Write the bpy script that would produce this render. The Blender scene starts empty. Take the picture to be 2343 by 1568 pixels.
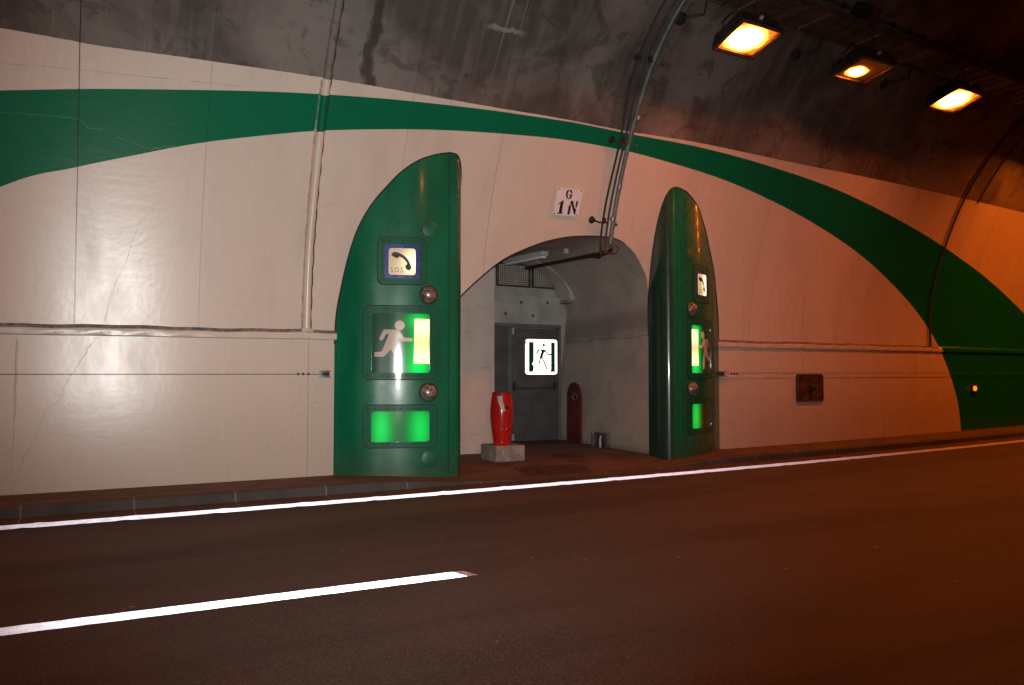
import bpy, bmesh, math, random
from mathutils import Vector, Matrix
from mathutils.geometry import delaunay_2d_cdt
random.seed(7)
PI = math.pi
SC = bpy.context.scene
# ------------------------------------------------------------------ camera
cam_d = bpy.data.cameras.new("camera"); cam = bpy.data.objects.new("camera", cam_d)
SC.collection.objects.link(cam); SC.camera = cam
cam_d.sensor_width = 23.6; cam_d.lens = 23.6*1786/2342
cam_d.clip_end = 300; cam_d.clip_start = .02
cam.location = (0, 0, 1.4)
cam.rotation_euler = (math.radians(90+2.28), 0, math.radians(-29.0))
# ------------------------------------------------------------------ world, exposure
W = bpy.data.worlds.new("World"); SC.world = W; W.use_nodes = True
W.node_tree.nodes["Background"].inputs[0].default_value = (.05, .035, .03, 1)
W.node_tree.nodes["Background"].inputs[1].default_value = .02
SC.view_settings.view_transform = 'Standard'; SC.view_settings.look = 'None'
SC.view_settings.exposure = 0; SC.view_settings.gamma = 1
SC.render.engine = 'CYCLES'
try:
    SC.cycles.max_bounces = 8; SC.cycles.sample_clamp_indirect = 4; SC.cycles.use_denoising = True
except Exception: pass
SODIUM = (1.0, .165, .012)
# the photographer's flash, a hand's width above the lens
fl = bpy.data.lights.new("camera_flash", 'SPOT'); fl.energy = 2450; fl.color = (1, .985, .95)
fl.spot_size = math.radians(78); fl.spot_blend = 1; fl.shadow_soft_size = .02
flo = bpy.data.objects.new("camera_flash", fl); SC.collection.objects.link(flo)
flo.location = (.06, -.02, 1.52); flo.rotation_euler = (math.radians(98), 0, math.radians(-22))

# ------------------------------------------------------------------ tunnel geometry
Y0, R, ZC = 10.68, 7.3, 1.65
def B(X):
    if X > 22: return .0034*18.2**2+.0068*18.2*(X-22)
    if X < -1: return .0034*4.8**2-.0068*4.8*(X+1)
    return .0034*(X-3.8)**2
def s_of(z): return z if z <= ZC else ZC+R*math.asin(min(1, (z-ZC)/R))
def WP(X, s, h=0.0):
    """point on the tunnel lining at station X and arc height s, h metres in front of it"""
    if s <= ZC: return Vector((X, Y0+B(X)-h, s))
    a = (s-ZC)/R; r = R-h
    return Vector((X, Y0+B(X)-R+r*math.cos(a), ZC+r*math.sin(a)))
def catmull(P, n=6):
    P = [Vector(p) for p in P]; out = []
    for i in range(len(P)-1):
        p0 = P[i-1] if i else P[0]*2-P[1]; p1 = P[i]; p2 = P[i+1]
        p3 = P[i+2] if i+2 < len(P) else P[-1]*2-P[-2]
        for k in range(n):
            t = k/n
            out.append(.5*((2*p1)+(p2-p0)*t+(2*p0-5*p1+4*p2-p3)*t*t+(3*p1-p0-3*p2+p3)*t**3))
    out.append(P[-1]); return out
# painted boundaries traced on the lining (X, z) -> (X, s)
def XS(L, n=5): return catmull([(x, s_of(z)) for x, z in L], n)
WHITE = XS([(-16,5.12),(-8,5.11),(-.8,5.11),(0,5.10),(.92,5.13),(1.91,5.16),(2.72,5.18),(3.42,5.19),(4.24,5.195),(5.2,5.205),(6.23,5.225),(7.56,5.23),(9.03,5.27),(11.24,5.27),(13.88,5.30),(16.32,5.32),(20.3,5.36),(28,5.4),(46,5.5)])
GUP = XS([(-16,1.6),(-8,3.0),(-4,3.92),(-2,4.33),(-.82,4.52),(.02,4.66),(.94,4.79),(1.94,4.92),(2.69,5.0),(3.63,5.08),(4.92,5.155),(5.63,5.18),(6.55,5.205),(7.57,5.20),(9.07,5.21),(10.72,5.15),(12.68,5.01),(14.25,4.82),(16.09,4.54),(17.83,4.21),(19.86,3.75),(22.33,3.02),(24.2,2.2),(25.4,1.2),(25.9,-.2)])
GLO = XS([(-16,-1),(-8,-.5),(-4.5,.8),(-2.5,2.4),(-.82,3.52),(-.09,3.81),(.5,4.01),(1.22,4.24),(1.99,4.43),(2.64,4.57),(3.39,4.69),(4.32,4.81),(5.35,4.90),(6.48,4.965),(7.67,4.96),(8.72,4.90),(9.79,4.81),(10.99,4.64),(12.37,4.38),(13.97,3.98),(15.26,3.54),(16.69,2.90),(17.78,2.18),(18.40,1.45),(18.79,.71),(18.93,.01),(18.95,-.5)])
def sdist(P, x, y):
    """signed distance to an open polyline running towards +X: positive above it"""
    best = 1e9; sg = 1
    for a, b in zip(P, P[1:]):
        dx, dy = b[0]-a[0], b[1]-a[1]; L = dx*dx+dy*dy
        t = max(0, min(1, ((x-a[0])*dx+(y-a[1])*dy)/L))
        ex, ey = x-a[0]-t*dx, y-a[1]-t*dy; d = ex*ex+ey*ey
        if d < best-1e-9: best = d; sg = 1 if dx*ey-dy*ex >= 0 else -1
    return math.sqrt(best)*(1 if above_poly(P, x, y) else -1)
def above_poly(P, x, y):
    # even-odd count of crossings of the downward ray
    c = 0
    for a, b in zip(P, P[1:]):
        if (a[0] > x) != (b[0] > x) and a[1]+(b[1]-a[1])*(x-a[0])/(b[0]-a[0]) < y: c += 1
    if c: return c % 2 == 1
    return x > P[-1][0]

# ------------------------------------------------------------------ object helpers
def link(o, parent=None):
    SC.collection.objects.link(o)
    if parent: o.parent = parent
    return o
def tag(o, label=None, cat=None, group=None, kind=None):
    if label: o['label'] = label
    if cat: o['category'] = cat
    if group: o['group'] = group
    if kind: o['kind'] = kind
    return o
def empty(name, loc, label, cat, group=None):
    o = bpy.data.objects.new(name, None); o.location = loc; o.empty_display_size = .1
    link(o); return tag(o, label, cat, group)
def mesh(name, V, F, mat, parent=None, uv=None, sharp=35, smooth=True, mats=None, fm=None, attrs=None):
    """V in world coordinates; parented objects keep world placement"""
    me = bpy.data.meshes.new(name)
    off = parent_loc(parent)
    me.from_pydata([tuple(Vector(v)-off) for v in V], [], F)
    if uv:
        L = me.uv_layers.new(name="UVMap")
        for l in me.loops: L.data[l.index].uv = uv[l.vertex_index]
    if attrs:
        for k, vals in attrs.items():
            A = me.attributes.new(k, 'FLOAT', 'POINT')
            for i, x in enumerate(vals): A.data[i].value = x
    for m in (mats or [mat]): me.materials.append(m)
    if fm:
        for p, i in zip(me.polygons, fm): p.material_index = i
    if smooth:
        for p in me.polygons: p.use_smooth = True
        me.set_sharp_from_angle(angle=math.radians(sharp))
    o = bpy.data.objects.new(name, me); link(o, parent)
    return o
def parent_loc(p):
    v = Vector((0, 0, 0))
    while p is not None: v += Vector(p.location); p = p.parent
    return v
class MB:
    """collects shapes into one mesh"""
    def __init__(s): s.V = []; s.F = []; s.M = []; s.UV = []; s.m = 0
    def add(s, V, F, uv=None):
        n = len(s.V); s.V += [Vector(v) for v in V]; s.F += [tuple(i+n for i in f) for f in F]
        s.M += [s.m]*len(F); s.UV += list(uv) if uv else [(0, 0)]*len(V); return s
    def box(s, c, d, rot=None, bev=0.0):
        c = Vector(c); bm = bmesh.new(); bmesh.ops.create_cube(bm, size=1)
        for v in bm.verts: v.co = Vector((v.co.x*d[0], v.co.y*d[1], v.co.z*d[2]))
        if bev: bmesh.ops.bevel(bm, geom=list(bm.edges), offset=bev, segments=2, affect='EDGES', profile=.7)
        bm.verts.index_update()
        V = [(rot @ v.co if rot else v.co)+c for v in bm.verts]
        F = [tuple(v.index for v in f.verts) for f in bm.faces]; bm.free()
        return s.add(V, F)
    def tube(s, P, r, n=10, cap=True, radii=None):
        P = [Vector(p) for p in P]; V = []; F = []
        up = Vector((0, 0, 1))
        T0 = (P[1]-P[0]).normalized()
        if abs(T0.z) > .9: up = Vector((1, 0, 0))
        nrm = (up-T0*up.dot(T0)).normalized()
        for i, p in enumerate(P):
            T = ((P[i+1]-p) if i == 0 else (p-P[i-1]) if i == len(P)-1 else (P[i+1]-P[i-1])).normalized()
            nrm = (nrm-T*nrm.dot(T)).normalized(); b = T.cross(nrm); rr = radii[i] if radii else r
            for k in range(n):
                a = 2*PI*k/n; V.append(p+(nrm*math.cos(a)+b*math.sin(a))*rr)
        for i in range(len(P)-1):
            for k in range(n):
                a = i*n+k; c = i*n+(k+1) % n; F.append((a, c, c+n, a+n))
        if cap: F += [tuple(range(n))[::-1], tuple(range((len(P)-1)*n, len(P)*n))]
        return s.add(V, F)
    def lathe(s, c, prof, axis=(0, 0, 1), n=32):
        c = Vector(c); ax = Vector(axis).normalized()
        t = Vector((1, 0, 0)) if abs(ax.x) < .9 else Vector((0, 1, 0))
        e1 = (t-ax*t.dot(ax)).normalized(); e2 = ax.cross(e1); V = []; F = []
        for r, h in prof:
            for k in range(n):
                a = 2*PI*k/n; V.append(c+ax*h+(e1*math.cos(a)+e2*math.sin(a))*max(r, 1e-4))
        for i in range(len(prof)-1):
            for k in range(n):
                a = i*n+k; b = i*n+(k+1) % n; F.append((a, b, b+n, a+n))
        F += [tuple(range(n))[::-1], tuple(range((len(prof)-1)*n, len(prof)*n))]
        return s.add(V, F)
    def build(s, name, mat, parent=None, sharp=35, mats=None, uv=False, attrs=None):
        return mesh(name, s.V, s.F, mat, parent, uv=s.UV if any(q != (0, 0) for q in s.UV) else None, sharp=sharp, mats=mats, fm=s.M if mats else None, attrs=attrs)
def inside(P, x, y):
    c = False; j = len(P)-1
    for i in range(len(P)):
        if (P[i][1] > y) != (P[j][1] > y) and x < (P[j][0]-P[i][0])*(y-P[i][1])/(P[j][1]-P[i][1])+P[i][0]: c = not c
        j = i
    return c
def resample(P, step):
    out = []
    for i in range(len(P)):
        a, b = Vector(P[i][:2]), Vector(P[(i+1) % len(P)][:2]); n = max(1, int(math.ceil((b-a).length/step)))
        out += [a+(b-a)*k/n for k in range(n)]
    return out
def fill2d(outer, holes=(), step=.1, extra=None, margin=.3):
    outer = resample(outer, step); holes = [resample(h, step) for h in holes]
    V = []; E = []
    for L in [outer]+holes:
        n = len(V); V += L; E += [(n+i, n+(i+1) % len(L)) for i in range(len(L))]
    bd = list(V)
    x0 = min(v[0] for v in outer); x1 = max(v[0] for v in outer); y0 = min(v[1] for v in outer); y1 = max(v[1] for v in outer)
    if extra is None:
        extra = []
        nx = int((x1-x0)/step); ny = int((y1-y0)/step)
        if nx*ny < 60000:
            for i in range(1, nx+1):
                for j in range(1, ny+1):
                    extra.append(Vector((x0+i*(x1-x0)/(nx+1), y0+j*(y1-y0)/(ny+1))))
    for p in extra:
        if inside(outer, p[0], p[1]) and not any(inside(h, p[0], p[1]) for h in holes):
            if min((p-q).length_squared for q in bd) > (step*margin)**2: V.append(p)
    v, e, f, *_ = delaunay_2d_cdt(V, E, [], 0, 1e-6)
    out = []
    for t in f:
        cx = sum(v[i][0] for i in t)/len(t); cy = sum(v[i][1] for i in t)/len(t)
        if inside(outer, cx, cy) and not any(inside(h, cx, cy) for h in holes):
            a, b, c = v[t[0]], v[t[1]], v[t[2]]
            if (b[0]-a[0])*(c[1]-a[1])-(b[1]-a[1])*(c[0]-a[0]) < 0: t = t[::-1]
            out.append(tuple(t))
    return v, out, outer, holes
def plate(mb, M, outer, holes=(), h0=0.0, h1=.01, step=.06, uvf=None):
    """flat shape laid on a surface map M(a,b,h), with edge walls from h0 to h1. M must be right handed (a x b = outward)"""
    v, f, ol, hl = fill2d(outer, holes, step)
    mb.add([M(p[0], p[1], h1) for p in v], f, [uvf(p[0], p[1]) if uvf else (0, 0) for p in v])
    for L in [ol]+hl:
        n = len(L); V = [M(p[0], p[1], h1) for p in L]+[M(p[0], p[1], h0) for p in L]
        area = sum(L[i][0]*L[(i+1) % n][1]-L[(i+1) % n][0]*L[i][1] for i in range(n))
        sg = (area > 0) == (L is ol)
        F = [(i, i+n, (i+1) % n+n, (i+1) % n) if sg else (i, (i+1) % n, (i+1) % n+n, i+n) for i in range(n)]
        mb.add(V, F, [uvf(p[0], p[1]) if uvf else (0, 0) for p in L]*2)
def rrect(x0, y0, x1, y1, r, n=5):
    P = []
    for cx, cy, a0 in ((x1-r, y1-r, 0), (x0+r, y1-r, 90), (x0+r, y0+r, 180), (x1-r, y0+r, 270)):
        for k in range(n+1):
            a = math.radians(a0+90*k/n); P.append((cx+r*math.cos(a), cy+r*math.sin(a)))
    return P
def disc(cx, cy, rx, ry=None, n=24): return [(cx+rx*math.cos(2*PI*k/n), cy+(ry or rx)*math.sin(2*PI*k/n)) for k in range(n)]

# ------------------------------------------------------------------ materials
class NT:
    def __init__(s, name):
        s.mat = bpy.data.materials.new(name); s.mat.use_nodes = True; s.t = s.mat.node_tree
        s.p = s.t.nodes["Principled BSDF"]; s.out = s.t.nodes["Material Output"]
    def n(s, typ, **kw):
        x = s.t.nodes.new(typ)
        for k, v in kw.items(): setattr(x, k, v)
        return x
    def set(s, sock, v):
        if hasattr(v, 'is_output') or isinstance(v, bpy.types.NodeSocket): s.t.links.new(v, sock)
        else:
            if isinstance(v, (tuple, list)) and len(v) == 3 and sock.type == 'RGBA': v = (*v, 1)
            sock.default_value = v
    def m(s, op, a, b=None, c=None, clamp=False):
        x = s.n('ShaderNodeMath', operation=op, use_clamp=clamp); s.set(x.inputs[0], a)
        if b is not None: s.set(x.inputs[1], b)
        if c is not None: s.set(x.inputs[2], c)
        return x.outputs[0]
    def mix(s, f, a, b):
        x = s.n('ShaderNodeMix', data_type='RGBA'); s.set(x.inputs[0], f); s.set(x.inputs[6], a); s.set(x.inputs[7], b); return x.outputs[2]
    def noise(s, vec=None, scale=5, detail=4, rough=.55, mul=None, dist=0):
        x = s.n('ShaderNodeTexNoise'); x.inputs['Scale'].default_value = scale; x.inputs['Detail'].default_value = detail
        x.inputs['Roughness'].default_value = rough; x.inputs['Distortion'].default_value = dist
        if vec is None: vec = s.n('ShaderNodeTexCoord').outputs['Object'] if False else s.n('ShaderNodeNewGeometry').outputs['Position']
        if mul:
            v = s.n('ShaderNodeVectorMath', operation='MULTIPLY'); s.set(v.inputs[0], vec); v.inputs[1].default_value = mul; vec = v.outputs[0]
        s.set(x.inputs['Vector'], vec); return x.outputs['Fac']
    def ramp(s, f, a, b, lo=0.0, hi=1.0):
        x = s.n('ShaderNodeMapRange', interpolation_type='SMOOTHSTEP'); s.set(x.inputs[0], f)
        x.inputs[1].default_value = a; x.inputs[2].default_value = b; x.inputs[3].default_value = lo; x.inputs[4].default_value = hi
        return x.outputs[0]
    def bump(s, hgt, strength=.3, dist=.01, normal=None):
        x = s.n('ShaderNodeBump'); x.inputs['Strength'].default_value = strength; x.inputs['Distance'].default_value = dist
        s.set(x.inputs['Height'], hgt)
        if normal is not None: s.set(x.inputs['Normal'], normal)
        return x.outputs[0]
    def fin(s, color=None, rough=None, normal=None, metal=None, spec=None, coat=None, emis=None, estr=None):
        for k, v in (('Base Color', color), ('Roughness', rough), ('Normal', normal), ('Metallic', metal), ('Specular IOR Level', spec), ('Coat Weight', coat), ('Emission Color', emis), ('Emission Strength', estr)):
            if v is not None: s.set(s.p.inputs[k], v)
        return s.mat
def simple(name, col, rough=.6, metal=0.0, var=.25, scale=6, bump=.15, bscale=40, spec=.5, coat=0.0):
    T = NT(name); f = T.noise(scale=scale, detail=6)
    c2 = tuple(max(0, c*(1-var*1.6)) for c in col); c1 = tuple(c*(1+var*.6) for c in col)
    T.fin(T.mix(T.ramp(f, .3, .7), c1, c2), T.ramp(T.noise(scale=scale*2), .3, .7, max(.05, rough-.08), rough+.1),
          T.bump(T.noise(scale=bscale, detail=3), bump, .004), metal, spec, coat)
    return T.mat

CREAM = (.675, .580, .488); GREEN = (.005, .150, .070)
JOINTS = [(-.06,.006), (1.33,.003), (3.9,.003), (5.36,.004), (9.1,.003), (11.2,.004), (12.75,.003), (14.15,.004), (15.55,.003), (16.95,.004), (19.2,.004), (21.6,.005), (-2.4,.004), (-4.6,.004), (24.4,.004)]
def wall_material():
    T = NT("painted_tunnel_lining")
    uv = T.n('ShaderNodeUVMap', uv_map="UVMap"); sp = T.n('ShaderNodeSeparateXYZ'); T.set(sp.inputs[0], uv.outputs[0])
    u, v = sp.outputs[0], sp.outputs[1]; V = uv.outputs[0]
    def att(n): return T.n('ShaderNodeAttribute', attribute_name=n).outputs['Fac']
    jit = T.m('MULTIPLY', T.m('SUBTRACT', T.noise(V, 9, 3), .5), .012)
    dW = T.m('ADD', att('dw'), jit)
    above = T.m('GREATER_THAN', dW, 0.0)
    gu = T.m('LESS_THAN', att('dgu'), 0.0); gl = T.m('GREATER_THAN', att('dgl'), 0.0)
    green = T.m('MULTIPLY', gu, gl)
    # bare, sooty concrete above the paint
    blot = T.noise(V, .55, 5, .6, dist=.6); st = T.noise(V, 1, 6, .65, mul=(5.5, .45, 1)); st2 = T.noise(V, 1, 4, .6, mul=(26, .8, 1))
    c = T.mix(T.ramp(blot, .36, .66), (.072, .058, .050), (.200, .172, .154))
    c = T.mix(T.m('MULTIPLY', T.ramp(st, .45, .75), .6), c, (.185, .16, .145))
    c = T.mix(T.m('MULTIPLY', T.ramp(st2, .58, .72), T.ramp(blot, .45, .6)), c, (.22, .20, .185))
    c = T.mix(T.m('MULTIPLY', T.ramp(T.noise(V, 1.7, 5, .7, dist=1.2), .52, .62), .55), c, (.045, .036, .031))
    # calcite streaks and the wet stain beside the conduit
    def band(x, c0, w):
        return T.ramp(T.m('ABSOLUTE', T.m('SUBTRACT', x, c0)), w, w*.35)
    drip = T.m('MULTIPLY', band(u, 4.95, .42), T.ramp(T.noise(V, 1, 3, .5, mul=(22, .35, 1)), .54, .60))
    vc = T.m('ADD', v, T.m('MULTIPLY', T.noise(V, 6, 4), .16))
    drip = T.m('MULTIPLY', drip, T.ramp(v, 5.4, 6.6, 0, .6))
    calc = T.m('MULTIPLY', band(vc, s_of(6.08)+.085, .05), band(u, 5.0, .38))
    c = T.mix(T.m('MULTIPLY', T.m('MAXIMUM', drip, calc), .7), c, (.30, .29, .275))
    uw = T.m('ADD', u, T.m('MULTIPLY', T.m('SUBTRACT', T.noise(V, 2.2, 4), .5), .35))
    c = T.mix(T.m('MULTIPLY', band(uw, 3.22, .09), .8), c, (.022, .017, .013))
    c = T.mix(T.m('MULTIPLY', band(uw, 2.98, .16), .45), c, (.17, .15, .14))
    # paint
    grime = T.noise(V, 1, 6, .65, mul=(1.6, .5, 1)); gr2 = T.noise(V, 22, 3, .6)
    p = T.mix(T.ramp(grime, .38, .8), CREAM, tuple(x*.84 for x in CREAM))
    p = T.mix(T.m('MULTIPLY', T.ramp(gr2, .55, .78), .18), p, (.36, .29, .24))
    low = T.ramp(T.m('ADD', v, T.m('MULTIPLY', T.m('SUBTRACT', grime, .5), 1.2)), 1.9, .15)
    p = T.mix(T.m('MULTIPLY', low, .5), p, (.40, .345, .275))
    spk = T.ramp(T.noise(V, 55, 2, .5), .70, .76)
    p = T.mix(T.m('MULTIPLY', T.m('MULTIPLY', spk, low), .6), p, (.12, .09, .07))
    g = T.mix(T.ramp(grime, .35, .8), GREEN, (.005, .130, .062))
    c = T.mix(above, T.mix(green, p, g), c)
    # panel joints
    jm = None
    for x, w in JOINTS:
        k = T.m('COMPARE', T.m('ADD', u, T.m('MULTIPLY', T.noise(V, 1.5, 2), .01)), x+.005, w)
        jm = k if jm is None else T.m('MAXIMUM', jm, k)
    jm = T.m('MULTIPLY', jm, T.m('GREATER_THAN', v, 2.0))
    k2 = T.m('MULTIPLY', T.m('COMPARE', u, 2.74, .004), T.m('LESS_THAN', v, 1.9))
    k3 = T.m('MULTIPLY', T.m('COMPARE', u, 16.9, .004), T.m('LESS_THAN', v, 1.9))
    jm = T.m('MAXIMUM', jm, T.m('MAXIMUM', k2, k3))
    strong = T.m('COMPARE', u, -.055, .05)
    jf = T.m('MULTIPLY', jm, T.m('ADD', T.m('MULTIPLY', strong, .45), T.m('ADD', .38, T.m('MULTIPLY', above, .35))))
    c = T.mix(jf, c, (.03, .025, .022))
    # surface: paint is a wavy gloss, concrete is matt
    wav = T.noise(V, 1, 3, .5, mul=(1.4, 9, 1)); fine = T.noise(V, 90, 3, .6); mid = T.noise(V, 14, 3, .55)
    hgt = T.m('ADD', T.m('MULTIPLY', wav, .26), T.m('ADD', T.m('MULTIPLY', fine, .10), T.m('MULTIPLY', mid, .28)))
    nb = T.bump(hgt, .22, .012)
    nb = T.bump(T.m('SUBTRACT', 1.0, jm), .6, .004, nb)
    rough = T.m('ADD', T.m('MULTIPLY', above, .48), T.ramp(grime, .3, .75, .23, .32))
    T.fin(c, rough, nb, spec=T.m('SUBTRACT', .42, T.m('MULTIPLY', green, .32)))
    return T.mat
M_WALL = wall_material()
def attrs_for(UV): # per vertex (X,s)
    return dict(dw=[sdist(WHITE, x, s) if abs(s-s_of(5.2)) < 1.2 else s-s_of(5.2) for x, s in UV],
                dgu=[sdist(GUP, x, s) if s < 7 else 5 for x, s in UV],
                dgl=[sdist(GLO, x, s) if s < 7 else 5 for x, s in UV])
M_CONC = simple("alcove_concrete", (.25, .235, .215), .7, var=.22, scale=1.7, bump=.35, bscale=25)
M_CONC_L = simple("pale_painted_concrete", (.46, .42, .375), .55, var=.14, scale=2.2, bump=.3, bscale=20)
M_LINT = simple("grey_lintel_concrete", (.40, .395, .375), .6, var=.15, scale=2, bump=.2)
M_DUST = simple("grey_road_dust", (.20, .205, .195), .9, var=.3, scale=14, bump=.5)
M_RUST = simple("rusted_iron_plate", (.060, .024, .012), .75, var=.5, scale=12, bump=.5, bscale=70)
M_DOOR = simple("dark_grey_steel_door", (.105, .102, .100), .42, var=.15, scale=3, bump=.08, bscale=30)
M_DOORF = simple("door_frame_steel", (.15, .15, .15), .4, var=.15, scale=3)
M_STEEL = simple("galvanised_steel", (.30, .31, .32), .42, .7, var=.25, scale=9, bump=.1)
M_DARK = simple("dark_cable_rubber", (.022, .019, .018), .55, var=.3, scale=9)
M_SOOT = simple("sooty_metal", (.10, .075, .06), .6, .4, var=.35, scale=8)
M_RED = simple("red_enamel", (.42, .012, .010), .22, var=.18, scale=6, bump=.12, bscale=18, coat=.5)
M_REDD = simple("dark_red_paint", (.135, .016, .016), .5, var=.2, scale=4)
M_CPALE = simple("conduit_pale_green", (.15, .18, .17), .35, .1, var=.22, scale=9)
M_CGREEN = simple("conduit_green_stripe", (.02, .16, .075), .4, var=.2, scale=9)
M_MATTBLK = simple("matt_black", (.012, .012, .011), .7, var=.2)
M_BROWN = simple("brown_enamel_box", (.10, .045, .03), .5, .2, var=.3, scale=9)
M_DOME = simple("dirty_metal_dome", (.30, .25, .22), .36, .45, var=.5, scale=16, bump=.4, bscale=22)
M_PLAST = simple("pale_plastic", (.42, .43, .42), .5, var=.1)
M_WHITE = simple("white_enamel_plate", (.80, .77, .80), .35, var=.05, scale=9, bump=.03)
M_BLACK = simple("black_stencil_paint", (.012, .011, .012), .5, var=.2)
M_BLUE = simple("blue_enamel_surround", (.03, .045, .28), .3, var=.2, scale=9)
M_PLUG = simple("green_round_cap", (.004, .135, .066), .45, var=.25, scale=10)

def column_green(name, base, rough, shoulder_dark=False, spec=.5):
    T = NT(name); pos = T.n('ShaderNodeNewGeometry').outputs['Position']
    g = T.noise(pos, 1, 5, .6, mul=(3, 3, .8)); d = T.noise(pos, 6, 5, .65)
    c = T.mix(T.ramp(g, .35, .75), base, tuple(x*.72 for x in base))
    c = T.mix(T.m('MULTIPLY', T.ramp(d, .60, .74), .5), c, (.03, .045, .03))
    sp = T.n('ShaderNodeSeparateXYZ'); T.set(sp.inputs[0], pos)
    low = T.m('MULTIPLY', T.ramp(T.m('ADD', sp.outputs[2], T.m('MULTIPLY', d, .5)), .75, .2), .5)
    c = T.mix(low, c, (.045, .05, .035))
    if shoulder_dark:   # darker colour over the shoulder that turns into the alcove
        a_ = T.n('ShaderNodeAttribute', attribute_name='shoulder_dark').outputs['Fac']
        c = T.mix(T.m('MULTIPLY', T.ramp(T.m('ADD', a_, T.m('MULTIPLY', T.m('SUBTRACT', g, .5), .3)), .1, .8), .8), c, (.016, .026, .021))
    T.fin(c, T.ramp(d, .3, .75, rough, rough+.08), T.bump(T.noise(pos, 5, 2), .07, .006), coat=.45, spec=spec*.7)
    T.p.inputs['Coat Roughness'].default_value = .10
    return T.mat
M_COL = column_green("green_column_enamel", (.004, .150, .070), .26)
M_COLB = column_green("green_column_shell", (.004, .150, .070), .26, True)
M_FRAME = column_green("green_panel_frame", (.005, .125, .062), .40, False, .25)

def backlit(name, body, emis, strength, lobes, rough=.13, floor=0.0):
    """sign sheet lit from behind by small tubes; UV 0..1 across the window, lobes = (a, b, wa, wb, gain)"""
    T = NT(name); uv = T.n('ShaderNodeUVMap', uv_map="UVMap"); sp = T.n('ShaderNodeSeparateXYZ'); T.set(sp.inputs[0], uv.outputs[0])
    tot = None
    for a, b, wa, wb, g in lobes:
        e1 = T.m('POWER', T.m('DIVIDE', T.m('SUBTRACT', sp.outputs[0], a), wa), 2); e2 = T.m('POWER', T.m('DIVIDE', T.m('SUBTRACT', sp.outputs[1], b), wb), 2)
        k = T.m('MULTIPLY', T.m('EXPONENT', T.m('MULTIPLY', T.m('ADD', e1, e2), -1.0)), g)
        tot = k if tot is None else T.m('ADD', tot, k)
    if floor: tot = T.m('ADD', tot, floor)
    return T.fin(body, rough, None, emis=emis, estr=T.m('MULTIPLY', tot, strength), spec=.5)
def retro(name, col, mix, wear=0.0):
    """glass-bead sheeting or paint: sends light back to where it came from"""
    T = NT(name); geo = T.n('ShaderNodeNewGeometry')
    gl = T.n('ShaderNodeBsdfAnisotropic'); T.set(gl.inputs['Color'], col); gl.inputs['Roughness'].default_value = .37
    T.set(gl.inputs['Normal'], geo.outputs['Incoming'])
    n1 = T.noise(scale=9, detail=6, rough=.7); n2 = T.noise(scale=60, detail=4)
    df = T.n('ShaderNodeBsdfDiffuse'); T.set(df.inputs['Color'], T.mix(T.ramp(n2, .35, .75), tuple(c*.85 for c in col), tuple(c*.55 for c in col)))
    mx = T.n('ShaderNodeMixShader')
    f = T.m('MULTIPLY', T.ramp(n1, .35, .72, 1.0, 1.0-wear), T.ramp(n2, .45, .75, 1.0, 1.0-wear*.6)); T.set(mx.inputs[0], T.m('MULTIPLY', f, mix))
    T.t.links.new(df.outputs[0], mx.inputs[1]); T.t.links.new(gl.outputs[0], mx.inputs[2]); T.t.links.new(mx.outputs[0], T.out.inputs[0])
    return T.mat
M_RETRO = retro("beaded_white_line_paint", (.84, .83, .93), .38, .5)
M_RETROE = retro("older_edge_line_paint", (.76, .75, .88), .30, .6)
M_RETROS = retro("reflective_sign_sheeting", (.97, 1.0, .80), .60)

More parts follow.
